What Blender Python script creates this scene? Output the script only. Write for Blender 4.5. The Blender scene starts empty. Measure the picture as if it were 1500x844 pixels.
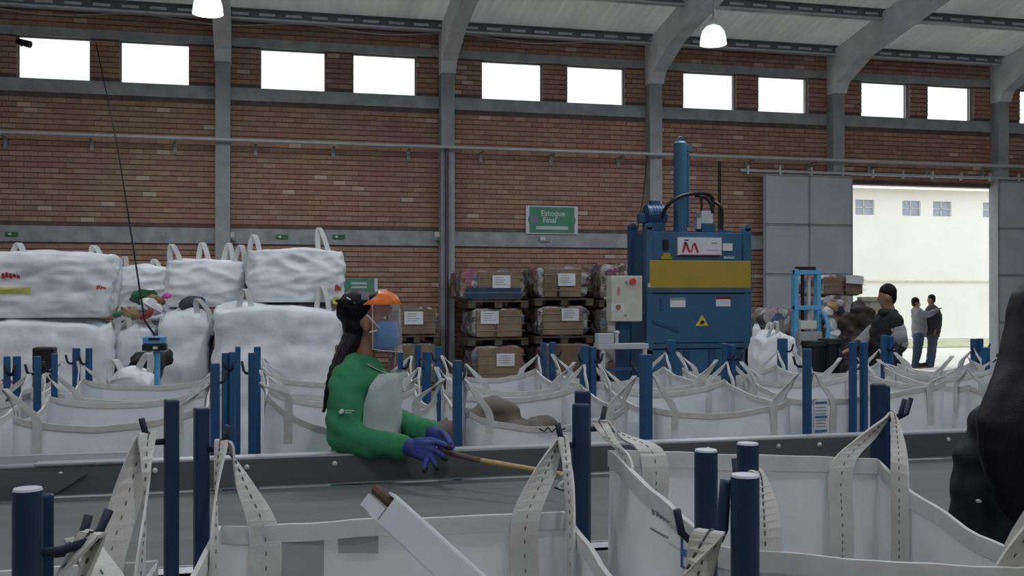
import bpy, bmesh, math, random
from mathutils import Vector, Matrix, noise
from mathutils.bvhtree import BVHTree
R = random.Random(7)
S = bpy.context.scene
COL = S.collection
# ------------------------------------------------------------------ camera, sky, exposure
TH = math.radians(13.7); CT, ST = math.cos(TH), math.sin(TH)
F, EYE, HOR = 1500.0, 1.70, 428.0
cam_d = bpy.data.cameras.new('camera'); cam = bpy.data.objects.new('camera', cam_d); COL.objects.link(cam)
cam.location = (0, 0, EYE); cam.rotation_euler = (math.radians(90) + math.atan(6 / F), 0, -TH)
cam_d.sensor_width = 36; cam_d.lens = 36 * F / 1500; cam_d.clip_start = .05; cam_d.clip_end = 400
S.camera = cam
w = bpy.data.worlds.new('world'); S.world = w; w.use_nodes = True
bg = w.node_tree.nodes['Background']; bg.inputs[0].default_value = (.93, .97, 1.0, 1); bg.inputs[1].default_value = 1.5
S.view_settings.view_transform = 'Standard'; S.view_settings.look = 'None'
S.view_settings.exposure = 0.0; S.view_settings.gamma = 1; S.view_settings.use_curve_mapping = False
LAMP_W = 75

# ------------------------------------------------------------------ helpers
def W(px, py, Z):
    xc = (px - 750) / F * Z
    return Vector((xc * CT + Z * ST, Z * CT - xc * ST, EYE + (HOR - py) / F * Z))
def ZY(px, Y): return Y / (CT - (px - 750) / F * ST)
def onY(px, py, Y): return W(px, py, ZY(px, Y))
def XY(px, Y): return onY(px, 428, Y).x
RIGHT = Vector((CT, -ST, 0)); FWD = Vector((ST, CT, 0)); UP = Vector((0, 0, 1))

MATS = {}
def mat(name, col, rough=.7, var=.12, scale=6., metal=0., bump=0., bscale=40., trans=0., alpha=None, emit=None, spec=.3, stretch=(1, 1, 1), col2=None, rnd=0., bdist=.02):
    if name in MATS: return MATS[name]
    m = bpy.data.materials.new(name); m.use_nodes = True; nt = m.node_tree; N = nt.nodes; L = nt.links
    b = N['Principled BSDF']; out = N['Material Output']
    b.inputs['Roughness'].default_value = rough; b.inputs['Metallic'].default_value = metal
    b.inputs['Specular IOR Level'].default_value = spec
    tc = N.new('ShaderNodeTexCoord'); mp = N.new('ShaderNodeMapping'); mp.inputs['Scale'].default_value = stretch
    L.new(tc.outputs['Object'], mp.inputs['Vector'])
    nz = N.new('ShaderNodeTexNoise'); nz.inputs['Scale'].default_value = scale; nz.inputs['Detail'].default_value = 5
    L.new(mp.outputs[0], nz.inputs['Vector'])
    rp = N.new('ShaderNodeValToRGB'); rp.color_ramp.elements[0].position = .3; rp.color_ramp.elements[1].position = .7
    c = Vector(col); a = c * (1 - var); d = Vector(col2) if col2 else c * (1 + var)
    rp.color_ramp.elements[0].color = (*a, 1); rp.color_ramp.elements[1].color = (*d, 1)
    L.new(nz.outputs['Fac'], rp.inputs['Fac']); csock = rp.outputs['Color']
    if rnd:
        oi = N.new('ShaderNodeObjectInfo'); hv = N.new('ShaderNodeHueSaturation')
        mr = N.new('ShaderNodeMapRange'); mr.inputs['To Min'].default_value = 1 - rnd; mr.inputs['To Max'].default_value = 1 + rnd
        L.new(oi.outputs['Random'], mr.inputs['Value']); L.new(mr.outputs[0], hv.inputs['Value']); L.new(csock, hv.inputs['Color']); csock = hv.outputs[0]
    L.new(csock, b.inputs['Base Color'])
    if bump:
        n2 = N.new('ShaderNodeTexNoise'); n2.inputs['Scale'].default_value = bscale; n2.inputs['Detail'].default_value = 4
        L.new(mp.outputs[0], n2.inputs['Vector'])
        bp = N.new('ShaderNodeBump'); bp.inputs['Strength'].default_value = bump; bp.inputs['Distance'].default_value = bdist
        L.new(n2.outputs['Fac'], bp.inputs['Height']); L.new(bp.outputs[0], b.inputs['Normal'])
    if emit: b.inputs['Emission Color'].default_value = (*emit[0], 1); b.inputs['Emission Strength'].default_value = emit[1]
    if trans:
        t = N.new('ShaderNodeBsdfTranslucent'); L.new(csock, t.inputs['Color'])
        mx = N.new('ShaderNodeMixShader'); mx.inputs[0].default_value = trans
        L.new(b.outputs[0], mx.inputs[1]); L.new(t.outputs[0], mx.inputs[2]); L.new(mx.outputs[0], out.inputs['Surface'])
    if alpha is not None:
        t = N.new('ShaderNodeBsdfTransparent'); mx = N.new('ShaderNodeMixShader'); mx.inputs[0].default_value = alpha
        L.new(t.outputs[0], mx.inputs[1]); L.new(b.outputs[0], mx.inputs[2]); L.new(mx.outputs[0], out.inputs['Surface'])
    MATS[name] = m
    return m

class B:
    """collects shapes into one mesh"""
    def __init__(s): s.bm = bmesh.new()
    def box(s, c, size, M=None, bev=0):
        r = bmesh.ops.create_cube(s.bm, size=1)['verts']
        T = Matrix.Translation(Vector(c)) @ (M.to_4x4() if M else Matrix()) @ Matrix.Diagonal((*size, 1))
        bmesh.ops.transform(s.bm, matrix=T, verts=r)
        if bev:
            es = list({e for v in r for e in v.link_edges})
            bmesh.ops.bevel(s.bm, geom=es, offset=bev, segments=2, affect='EDGES', profile=.5)
        return s
    def bx(s, x0, x1, y0, y1, z0, z1, bev=0): return s.box(((x0+x1)/2, (y0+y1)/2, (z0+z1)/2), (abs(x1-x0), abs(y1-y0), abs(z1-z0)), bev=bev)
    def cyl(s, p, q, r1, r2=None, seg=16, caps=True):
        p, q = Vector(p), Vector(q); d = q - p
        r = bmesh.ops.create_cone(s.bm, cap_ends=caps, segments=seg, radius1=r1, radius2=r1 if r2 is None else r2, depth=d.length)['verts']
        bmesh.ops.transform(s.bm, matrix=Matrix.Translation((p+q)/2) @ d.to_track_quat('Z', 'Y').to_matrix().to_4x4(), verts=r)
        return s
    def ell(s, c, rad, M=None, seg=20):
        r = bmesh.ops.create_uvsphere(s.bm, u_segments=seg, v_segments=seg*2//3, radius=1)['verts']
        bmesh.ops.transform(s.bm, matrix=Matrix.Translation(Vector(c)) @ (M.to_4x4() if M else Matrix()) @ Matrix.Diagonal((*rad, 1)), verts=r)
        return s
    def chain(s, pts, rad, seg=14):
        for i, p in enumerate(pts):
            s.ell(p, (rad[i],)*3, seg=seg)
            if i: s.cyl(pts[i-1], p, rad[i-1], rad[i], seg)
        return s
    def tube(s, pts, rad, seg=10, cap=True):
        rings = []; pts = [Vector(p) for p in pts]; n = len(pts); u = None
        for i, p in enumerate(pts):
            t = (pts[min(i+1, n-1)] - pts[max(i-1, 0)]).normalized()
            if u is None: u = t.orthogonal().normalized()
            u = (u - t * u.dot(t)).normalized(); v = t.cross(u); r = rad[i] if isinstance(rad, (list, tuple)) else rad
            rings.append([s.bm.verts.new(p + (u*math.cos(a) + v*math.sin(a))*r) for a in [2*math.pi*k/seg for k in range(seg)]])
        for a, b in zip(rings, rings[1:]):
            for k in range(seg): s.bm.faces.new((a[k], a[(k+1) % seg], b[(k+1) % seg], b[k]))
        if cap: s.bm.faces.new(rings[0][::-1]); s.bm.faces.new(rings[-1])
        return s
    def loft(s, rings, ax=None, ay=None, seg=24):
        ax = ax or RIGHT; ay = ay or FWD; rs = []
        for c, a, b in rings:
            rs.append([s.bm.verts.new(Vector(c) + ax*a*math.cos(2*math.pi*k/seg) + ay*b*math.sin(2*math.pi*k/seg)) for k in range(seg)])
        for p, q in zip(rs, rs[1:]):
            for k in range(seg): s.bm.faces.new((p[k], p[(k+1) % seg], q[(k+1) % seg], q[k]))
        s.bm.faces.new(rs[0][::-1]); s.bm.faces.new(rs[-1]); return s
    def prism(s, poly, off):
        a = [s.bm.verts.new(Vector(p)) for p in poly]; b = [s.bm.verts.new(Vector(p) + Vector(off)) for p in poly]; n = len(a)
        s.bm.faces.new(a[::-1]); s.bm.faces.new(b)
        for k in range(n): s.bm.faces.new((a[k], a[(k+1) % n], b[(k+1) % n], b[k]))
        return s
    def grid(s, f, nu, nv, close_u=False):
        V = [[s.bm.verts.new(f(u/nu, v/nv)) for v in range(nv+1)] for u in range(nu if close_u else nu+1)]
        for u in range(nu):
            for v in range(nv):
                a, b = V[u], V[(u+1) % len(V)] if close_u else V[u+1]
                s.bm.faces.new((a[v], b[v], b[v+1], a[v+1]))
        return V
    def ribbon(s, pts, wid, thick):
        """flat strap: pts list of (point, width vector unit, width)"""
        rs = []; n = len(pts)
        for i, (p, wv) in enumerate(zip(pts, wid)):
            t = (pts[min(i+1, n-1)] - pts[max(i-1, 0)]).normalized(); wv2 = wv - t*wv.dot(t)
            nn = t.cross(wv2).normalized() * thick/2
            rs.append([s.bm.verts.new(p + d) for d in (wv/2 + nn, -wv/2 + nn, -wv/2 - nn, wv/2 - nn)])
        for a, b in zip(rs, rs[1:]):
            for k in range(4): s.bm.faces.new((a[k], a[(k+1) % 4], b[(k+1) % 4], b[k]))
        s.bm.faces.new(rs[0][::-1]); s.bm.faces.new(rs[-1]); return s
    def done(s, name, m, parent=None, smooth=False, kind=None, label=None):
        me = bpy.data.meshes.new(name); bmesh.ops.recalc_face_normals(s.bm, faces=s.bm.faces); s.bm.to_mesh(me); s.bm.free()
        return obj(name, me, m, parent, smooth, kind, label)
def obj(name, me, m, parent=None, smooth=False, kind=None, label=None):
    o = bpy.data.objects.new(name, me); COL.objects.link(o)
    if m and not me.materials: me.materials.append(m)
    if smooth:
        for p in me.polygons: p.use_smooth = True
    if parent: par(o, parent)
    if kind: o['kind'] = kind
    if label: o['label'] = label
    return o
def par(o, p):
    o.parent = p; M = Matrix.Translation(p.location) @ p.rotation_euler.to_matrix().to_4x4()
    o.matrix_parent_inverse = M.inverted()
def tag(o, label, cat, group=None, kind=None):
    o['label'] = label; o['category'] = cat
    if group: o['group'] = group
    if kind: o['kind'] = kind
    return o
def thing(name, label, cat, loc, group=None, kind=None):
    o = bpy.data.objects.new(name, None); COL.objects.link(o); o.location = loc; o.empty_display_size = .1
    return tag(o, label, cat, group, kind)
def bake(b, name, m, parent, voxel=.012, smooth=5, disp=None, label=None):
    o = b.done(name, m)
    md = o.modifiers.new('r', 'REMESH'); md.mode = 'VOXEL'; md.voxel_size = voxel; md.use_smooth_shade = True
    ms = o.modifiers.new('s', 'SMOOTH'); ms.iterations = smooth; ms.factor = .5
    dg = bpy.context.evaluated_depsgraph_get(); me = bpy.data.meshes.new_from_object(o.evaluated_get(dg)); me.name = name
    old = o.data; o.modifiers.clear(); o.data = me; bpy.data.meshes.remove(old)
    if not me.materials: me.materials.append(m)
    if disp:
        amp, sc = disp
        me.update(); ns = [v.normal.copy() for v in me.vertices]
        for v, nn in zip(me.vertices, ns):
            p = v.co*sc; v.co += nn * amp * (noise.noise(Vector((p.x, p.y, p.z*1.8))) + .5*noise.noise(p*2.3))
    for p in me.polygons: p.use_smooth = True
    if parent: par(o, parent)
    if label: o['label'] = label
    return o
def text(body, size, M, m, name, parent, ext=.002, bold=0.):
    cu = bpy.data.curves.new(name, 'FONT'); cu.body = body; cu.size = size; cu.extrude = ext; cu.align_x = 'CENTER'; cu.align_y = 'CENTER'; cu.offset = bold; cu.resolution_u = 3
    o = bpy.data.objects.new(name, cu); COL.objects.link(o)
    dg = bpy.context.evaluated_depsgraph_get(); dg.update(); me = bpy.data.meshes.new_from_object(o.evaluated_get(dg)); bpy.data.objects.remove(o)
    me.transform(M); return obj(name, me, m, parent)
FACING = Matrix.Rotation(math.radians(90), 4, 'X')      # lettering upright, read from -Y

# ------------------------------------------------------------------ materials
m_conc = mat('concrete', (.33, .35, .365), .85, .15, 3, bump=.2, bscale=30)
m_conc_d = mat('concrete_band', (.33, .35, .36), .9, .2, 4, bump=.2, bscale=25)
m_rafter = mat('rafter_concrete', (.70, .72, .745), .8, .12, 3, bump=.15)
m_mortar = mat('mortar', (.125, .10, .095), .95, .2, 8)
m_floor = mat('floor_concrete', (.27, .27, .26), .55, .2, 1.2, bump=.05, bscale=60)
m_roof = mat('fibre_cement_translucent', (.58, .585, .56), .85, .12, 2, stretch=(1, .15, 1), trans=.135)  # translucency added so the sky brightens the roof and the hall below
m_purlin = mat('purlin', (.16, .165, .175), .8, .15, 5)
m_white = mat('white_paint', (.62, .64, .65), .5, .06)
m_pipe = mat('galvanised', (.5, .53, .56), .4, .1, 12, metal=.3)
m_wovn = mat('woven_white', (.72, .75, .78), .55, .07, 5, bump=.3, bscale=9, trans=.2)
m_wovf = mat('woven_filled', (.68, .72, .76), .5, .09, 4, bump=.5, bscale=7)
m_near = mat('woven_near', (.78, .81, .83), .6, .07, 5, bump=.3, bscale=9, trans=.33)
m_hem = mat('hem', (.60, .60, .59), .8, .10, 20, trans=.12)
m_hem_n = mat('hem_beige', (.70, .705, .70), .85, .08, 20, trans=.25)
m_strap = mat('strap_webbing', (.62, .63, .63), .85, .10, 18, bump=.2, bscale=150, bdist=.003, trans=.12)
m_strap_n = mat('strap_beige', (.64, .625, .60), .9, .12, 10, bump=.25, bscale=220, bdist=.003, trans=.12, col2=(.72, .71, .69))
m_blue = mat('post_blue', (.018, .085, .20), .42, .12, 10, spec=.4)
m_blue_shade = mat('post_blue_shade', (.012, .034, .085), .4, .12, 10, spec=.4)  # darker copy of the post blue; shade on near posts put into the colour
m_cap_sky = mat('cap_sky_tint', (.55, .56, .66), .45, .05)  # pale lilac stands in for sky reflected on the post tops
m_hook = mat('hook_dark', (.012, .02, .04), .5, .1)
m_steel = mat('rail_steel', (.46, .49, .52), .38, .10, 5, metal=.35, bump=.05, stretch=(.3, 4, 4))
m_dark = mat('rail_side', (.085, .095, .105), .5, .15, 4, stretch=(.3, 3, 3))
m_belt = mat('belt', (.135, .142, .142), .75, .14, 2.5, stretch=(.25, 3, 3))
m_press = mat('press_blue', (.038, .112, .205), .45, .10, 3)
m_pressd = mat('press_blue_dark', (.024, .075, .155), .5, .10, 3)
m_yel = mat('press_yellow', (.36, .265, .035), .5, .06, 4)
m_black = mat('rubber_black', (.012, .013, .016), .5, .2)
m_cream = mat('cream_box', (.52, .52, .47), .5, .05)
m_red = mat('red_mark', (.45, .03, .05), .6, .1)
m_green = mat('sign_green', (.085, .25, .17), .5, .06)
m_paper = mat('paper', (.62, .66, .72), .7, .05)
m_card = mat('cardboard', (.20, .145, .10), .85, .18, 4, bump=.2, rnd=.25)
m_wood = mat('pallet_wood', (.10, .08, .06), .85, .25, 8, stretch=(1, 6, 6), rnd=.2)
m_sheet = mat('door_steel', (.42, .46, .50), .6, .08, 2)
m_glass = mat('glazing', (.9, .95, 1), .1, 0, alpha=.06)
m_frame = mat('window_frame', (.3, .32, .33), .6, .1)
m_lblue = mat('light_blue', (.10, .36, .62), .45, .08)
m_skin = mat('skin', (.27, .145, .10), .55, .10, 8)
m_hair = mat('hair', (.007, .006, .009), .38, .4, 30, stretch=(8, 8, .4), bump=.35, bscale=50, bdist=.004, spec=.14)
m_grn = mat('green_knit', (.034, .20, .095), .85, .10, 5, bump=.5, bscale=10)
m_denim = mat('denim', (.03, .045, .09), .85, .15, 8)
m_navyj = mat('dark_jacket', (.011, .012, .020), .62, .2, 8, bump=.3, bscale=14)
m_grey = mat('grey_knit', (.2, .2, .22), .85, .15, 10)

# ------------------------------------------------------------------ the hall
YW = 19.05; X0, X1 = -9.0, 27.0; YB = -9.0; EAVE = 6.72; SL = .19; RIDGE = 5.2
def roofz(Y): return EAVE + SL*(YW - Y) if Y > RIDGE else EAVE + SL*(YW - RIDGE) - SL*(RIDGE - Y)
colx = [XY(p, 18.8) for p in (326, 656, 961, 1229, 1470)]
bay = (colx[3] - colx[0]) / 3
colx = [colx[0] - 2*bay, colx[0] - bay] + colx + [colx[-1] + bay, colx[-1] + 2*bay]
WZ0, WZ1 = onY(550, 137.5, YW).z, onY(550, 79, YW).z
win = []
for a, b in ((24, 131), (175, 277), (381, 477), (517, 610), (706, 795), (831, 916), (1001, 1079), (1111, 1185), (1262, 1333), (1359, 1427), (1494, 1555)):
    win.append((XY(a, YW), XY(b, YW)))
win.append((win[-1][1] + .45, win[-1][1] + 1.55))
DX0, DX1, DZ = XY(1246, YW), XY(1464, YW), 3.96
holes = [(a, b, WZ0, WZ1) for a, b in win] + [(DX0, DX1, 0, DZ)]
SILL = (WZ0 - .23, WZ0); LINT = (WZ1, WZ1 + .16); MID = (onY(500, 359, YW).z, onY(500, 337, YW).z)

# floor, yard
B().bx(X0, X1, YB, YW, -.2, 0).done('floor', m_floor, kind='structure')
m_yard = mat('yard_paving', (.80, .79, .74), .9, .06, .6)
B().bx(-30, 60, YW + .25, 40, -.2, -.02).done('yard_paving', m_yard, kind='structure')
m_grass = mat('yard_grass', (.52, .55, .36), .95, .2, 1.5)
B().bx(-30, 60, 27.5, 31.4, -.02, .02).done('yard_grass', m_grass, kind='structure')

# back wall core with openings, then courses of brick proud of it
core = B()
xs = sorted({X0, X1, *[h[0] for h in holes], *[h[1] for h in holes]}); zs = sorted({0, EAVE + .1, WZ0, WZ1, DZ})
for xa, xb in zip(xs, xs[1:]):
    for za, zb in zip(zs, zs[1:]):
        cx_, cz_ = (xa+xb)/2, (za+zb)/2
        if not any(h[0] < cx_ < h[1] and h[2] < cz_ < h[3] for h in holes): core.bx(xa, xb, YW, YW + .22, za, zb)
wall = core.done('wall_back', m_mortar, kind='structure')
bands = B()
for z0, z1 in (SILL, LINT, MID):
    cuts = [(X0, X1)] if z1 > DZ else [(X0, DX0), (DX1, X1)]
    for a, b in cuts: bands.bx(a, b, YW - .03, YW + .01, z0, z1)
bands.done('concrete_band', m_conc_d, wall)

mb = bpy.data.materials.new('brick'); mb.use_nodes = True; nt = mb.node_tree; N = nt.nodes; L = nt.links; pb = N['Principled BSDF']; pb.inputs['Roughness'].default_value = .9; pb.inputs['Specular IOR Level'].default_value = .1
oi = N.new('ShaderNodeObjectInfo'); ge = N.new('ShaderNodeNewGeometry'); ad = N.new('ShaderNodeMath'); ad.operation = 'ADD'; fr = N.new('ShaderNodeMath'); fr.operation = 'FRACT'
L.new(oi.outputs['Random'], ad.inputs[0]); L.new(ge.outputs['Random Per Island'], ad.inputs[1]); L.new(ad.outputs[0], fr.inputs[0])
rp = N.new('ShaderNodeValToRGB'); cr = rp.color_ramp; cr.interpolation = 'CONSTANT'
for i, (p, c) in enumerate(((0, (.215, .122, .088)), (.22, (.23, .134, .092)), (.42, (.205, .108, .082)), (.58, (.24, .142, .096)), (.74, (.218, .114, .086)), (.87, (.25, .154, .108)), (.975, (.32, .235, .19)))):
    e = cr.elements[i] if i < 2 else cr.elements.new(p)
    e.position = p; e.color = (*c, 1)
L.new(fr.outputs[0], rp.inputs[0])
tcn = N.new('ShaderNodeTexCoord'); nz = N.new('ShaderNodeTexNoise'); nz.inputs['Scale'].default_value = .5; L.new(ge.outputs['Position'], nz.inputs['Vector'])
mxn = N.new('ShaderNodeMix'); mxn.data_type = 'RGBA'; mxn.blend_type = 'MULTIPLY'; mxn.inputs[0].default_value = .35
L.new(rp.outputs[0], mxn.inputs[6]); L.new(nz.outputs['Color'], mxn.inputs[7]); hs = N.new('ShaderNodeHueSaturation'); hs.inputs['Saturation'].default_value = 1.0; hs.inputs['Value'].default_value = 1.3
L.new(mxn.outputs[2], hs.inputs['Color']); hs.inputs['Value'].default_value = 2.0; hs.inputs['Saturation'].default_value = .9; L.new(hs.outputs[0], pb.inputs['Base Color'])
BW, BH, CW, CH = .222, .075, .228, .0935
cells = []
z = .06; row = 0
while z < EAVE + .05:
    if not any(b0 - BH*.6 < z < b1 + BH*.4 for b0, b1 in (SILL, LINT, MID)):
        x = X0 + (row % 2)*CW/2
        hs_ = [h for h in holes if h[2] - BH/2 < z < h[3] + BH/2]
        while x < X1 - .3:
            xa, xb = x - BW/2, x + BW/2
            for h in hs_:
                if xa < h[0] < xb: xb = h[0]
                elif xa < h[1] < xb: xa = h[1]
                elif h[0] <= xa and xb <= h[1]: xb = xa
            if xb - xa > .03: cells.append((xa, xb, z))
            x += CW
    z += CH; row += 1
vis = [c for c in cells if -4.3 < c[0] < 8 and (2.95 < c[2] < 4.75) and c[1]-c[0] > BW-.001]
vis.sort(key=lambda c: c[0])
picked = set(vis[:300])
bm0 = B().bx(-BW/2, BW/2, -.014, .004, -BH/2, BH/2); me0 = bpy.data.meshes.new('brick'); bm0.bm.to_mesh(me0); bm0.bm.free(); me0.materials.append(mb)
for c in vis[:300]:
    o = bpy.data.objects.new('brick', me0); COL.objects.link(o); o.location = ((c[0]+c[1])/2, YW - R.uniform(0, .006), c[2]); o.parent = wall
V, Fc = [], []
for c in cells:
    if c in picked: continue
    xa, xb, z = c; y0 = YW - .014 - R.uniform(0, .006); k = len(V); y1 = YW + .004
    for yy in (y0, y1):
        V += [(xa, yy, z-BH/2), (xb, yy, z-BH/2), (xb, yy, z+BH/2), (xa, yy, z+BH/2)]
    Fc += [(k, k+1, k+2, k+3), (k, k+4, k+5, k+1), (k+1, k+5, k+6, k+2), (k+2, k+6, k+7, k+3), (k+3, k+7, k+4, k)]
me = bpy.data.meshes.new('brick_courses'); me.from_pydata(V, [], Fc); me.update()
obj('brick_courses', me, mb, wall, kind='stuff')

# windows: frame, mullion, two panes
for i, (a, b) in enumerate(win):
    fr_ = B(); t = .018
    for q in ((a, a+t, WZ0, WZ1), (b-t, b, WZ0, WZ1), (a, b, WZ0, WZ0+t), (a, b, WZ1-t, WZ1)): fr_.bx(q[0], q[1], YW+.1, YW+.15, q[2], q[3])
    wo = fr_.done('window_%d' % (i+1), m_frame, kind='structure')
    B().bx(a+t, b-t, YW+.12, YW+.128, WZ0+t, WZ1-t).done('pane', m_glass, wo)
# columns and rafters
for i, x in enumerate(colx):
    c = B().bx(x-.13, x+.13, YW-.27, YW+.05, 0, EAVE - .12, bev=.015)
    co = c.done('concrete_column', m_conc, kind='structure')
    co['label'] = 'grey concrete column of the brick wall, number %d from the left end' % (i+1)
    prof = [(YW-.02, EAVE-.95), (YW-.32, EAVE-.95), (YW-.42, EAVE-.75), (YW-1.3, roofz(YW-1.3)-.62), (RIDGE, roofz(RIDGE)-.62), (RIDGE, roofz(RIDGE)-.12), (YW-.02, EAVE-.12)]
    B().prism([(x-.14, y, z) for y, z in prof], (.28, 0, 0)).done('rafter', m_rafter, co)
    prof = [(2*RIDGE-y, z) for y, z in prof]
    B().prism([(x-.14, y, z) for y, z in prof], (.28, 0, 0)).done('rafter', m_rafter, co)
# purlins along the roof: pale lower flange, dark web with pale slots
pz = B(); pf = B(); ps = B()
for u in (.32, 1.95, 3.6, 5.25, 6.9):
    y = YW - u; zz = roofz(y) - .06
    pz.bx(X0, X1, y-.03, y+.03, zz-.17, zz); pf.bx(X0, X1, y-.07, y+.07, zz-.20, zz-.165); pz.bx(X0, X1, y-.07, y+.07, zz-.02, zz)
    if u < 3:
        x = X0 + .2
        while x < 20: ps.bx(x, x+.28, y-.034, y-.028, zz-.115, zz-.07); x += .46
po = pz.done('roof_purlins', m_purlin, kind='structure'); pf.done('purlin_flange', m_pipe, po); ps.done('purlin_slot', m_pipe, po)
# corrugated roof, with glazed strips left of the ridge and right of it
def corr(name, ya, yb):
    n = int((X1 - X0)/.177*6); g = B()
    g.grid(lambda u, v: Vector((X0 + (X1-X0)*u, ya + (yb-ya)*v, roofz(ya + (yb-ya)*v) + .028*math.cos(2*math.pi*u*(X1-X0)/.177))), n, 2)
    return g.done(name, m_roof, smooth=True, kind='structure')
SK1, SK2 = (10.6, 8.0), (2.4, -.2)
corr('ceiling', YW + .4, SK1[0])
def slab(ya, yb, m, nm):
    B().prism([(X0, ya, roofz(ya)), (X1, ya, roofz(ya)), (X1, yb, roofz(yb)), (X0, yb, roofz(yb))], (0, 0, .03)).done(nm, m, kind='structure')
slab(SK1[1], RIDGE, m_roof, 'ceiling_ridge'); slab(RIDGE, SK2[0], m_roof, 'ceiling_ridge'); slab(SK2[1], YB, m_roof, 'ceiling_rear')
slab(*SK1, m_glass, 'roof_glazing'); slab(*SK2, m_glass, 'roof_glazing')
# remaining walls of the hall (behind and beside the camera)
m_bw = mat('brick_plain', (.19, .085, .06), .9, .25, 6)
B().bx(X0-.2, X0, YB, YW, 0, 9).done('wall_left', m_bw, kind='structure')
B().bx(X1, X1+.2, YB, YW, 0, 9).done('wall_right', m_bw, kind='structure')
B().bx(X0, X1, YB-.2, YB, 0, 5).done('wall_rear', m_bw, kind='structure')

# pipe along the wall with brackets
PY = YW - .42; pzv = onY(700, 217, PY).z
pp = B().cyl((X0, PY, pzv), (X1, PY, pzv), .03, seg=12).done('conduit_pipe', m_pipe); tag(pp, 'long pale galvanised pipe running across the brick wall below the windows', 'pipe')
x = X0 + .6
while x < X1: B().bx(x-.02, x+.02, PY, YW-.02, pzv-.05, pzv-.03).bx(x-.03, x+.03, YW-.05, YW-.02, pzv-.22, pzv-.03).done('pipe_bracket', m_frame, pp); x += 1.38
wz = lambda x: onY(500, 43, YW-.05).z + .05*math.sin(x*2.2)
cb = B().tube([(x*.3, YW-.06, wz(x*.3)) for x in range(int(X0/.3), int(colx[4]/.3))], .012, 6).done('wall_cable', m_pipe); tag(cb, 'thin pale cable sagging along the top of the brick wall', 'cable')

# sliding door: two leaves of sheet panels, track
def leaf(nm, xa, xb, cols, label):
    t = thing(nm, label, 'door', ((xa+xb)/2, YW-.36, 0), kind='structure'); zt = 4.05
    fr_ = B(); rows = [.04, 1.05, 2.05, 3.05, zt]; w_ = (xb-xa)/cols
    for k in range(cols+1): fr_.bx(xa + k*w_ - .02, xa + k*w_ + .02, YW-.365, YW-.33, .04, zt)
    for r in rows: fr_.bx(xa, xb, YW-.365, YW-.33, r-.02, r+.02)
    fr_.done('leaf_frame', m_frame, t)
    for k in range(cols):
        for r0, r1 in zip(rows, rows[1:]): B().bx(xa+k*w_+.025, xa+(k+1)*w_-.025, YW-.385, YW-.345, r0+.025, r1-.025, bev=.006).done('panel', m_sheet, t)
leaf('door_1', XY(1120, YW-.36), XY(1248, YW-.36), 2, 'grey sheet metal sliding door leaf between blue press and bright doorway')
leaf('door_2', XY(1463, YW-.36), XY(1463, YW-.36)+2.2, 2, 'grey sheet metal sliding door leaf at the right edge of doorway')
tr = B().cyl((XY(1085, YW-.36), YW-.36, 4.12), (XY(1463, YW-.36)+2.6, YW-.36, 4.12), .03, seg=10)
x = XY(1095, YW-.36)
while x < 18.5: tr.bx(x-.02, x+.02, YW-.36, YW-.02, 4.14, 4.17).bx(x-.02, x+.02, YW-.4, YW-.34, 4.05, 4.22); x += .7
tag(tr.done('door_track', m_pipe), 'grey rail track above the sliding door', 'track')

# building across the yard
FY = 32.5
fb = thing('yard_building', 'pale overexposed building with small windows seen through the doorway', 'building', (16, FY, 0))
m_fac = mat('facade_pale', (.95, .94, .90), .9, .03, 1)
fac = B(); fw = [(XY(a, FY), XY(b, FY)) for a, b in ((1216, 1238), (1253, 1281), (1322, 1349), (1367, 1394), (1440, 1466))]; FZ0, FZ1 = onY(1330, 316, FY).z, onY(1330, 294, FY).z; FT = onY(1330, 277, FY).z
xs = sorted({2, 40, *[q for p in fw for q in p]}); zs = [0, FZ0, FZ1, FT]
for xa, xb in zip(xs, xs[1:]):
    for k, (za, zb) in enumerate(zip(zs, zs[1:])):
        if not (k == 1 and (xa, xb) in fw): fac.bx(xa, xb, FY, FY+.3, za, zb)
fac.done('facade', m_fac, fb)
m_roofp = mat('roof_pink', (.70, .55, .50), .9, .06, 2)
B().prism([(2, FY-.5, FT), (2, FY+4, FT+1.0), (2, FY+4, FT+1.15), (2, FY-.5, FT+.15)], (38, 0, 0)).done('roof', m_roofp, fb)
m_pane = mat('facade_glass', (.40, .44, .52), .2, .1)
for a, b in fw:
    p_ = B().bx(a, b, FY+.1, FY+.14, FZ0, FZ1).done('window', m_pane, fb)
    B().bx((a+b)/2-.02, (a+b)/2+.02, FY+.07, FY+.1, FZ0, FZ1).bx(a, b, FY+.07, FY+.1, (FZ0+FZ1)/2-.02, (FZ0+FZ1)/2+.02).done('glazing_bar', m_white, p_)
B().bx(2, 40, FY-.04, FY, 2.05, 2.12).done('string_course', mat('facade_line', (.7, .66, .6), .9), fb)

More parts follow.
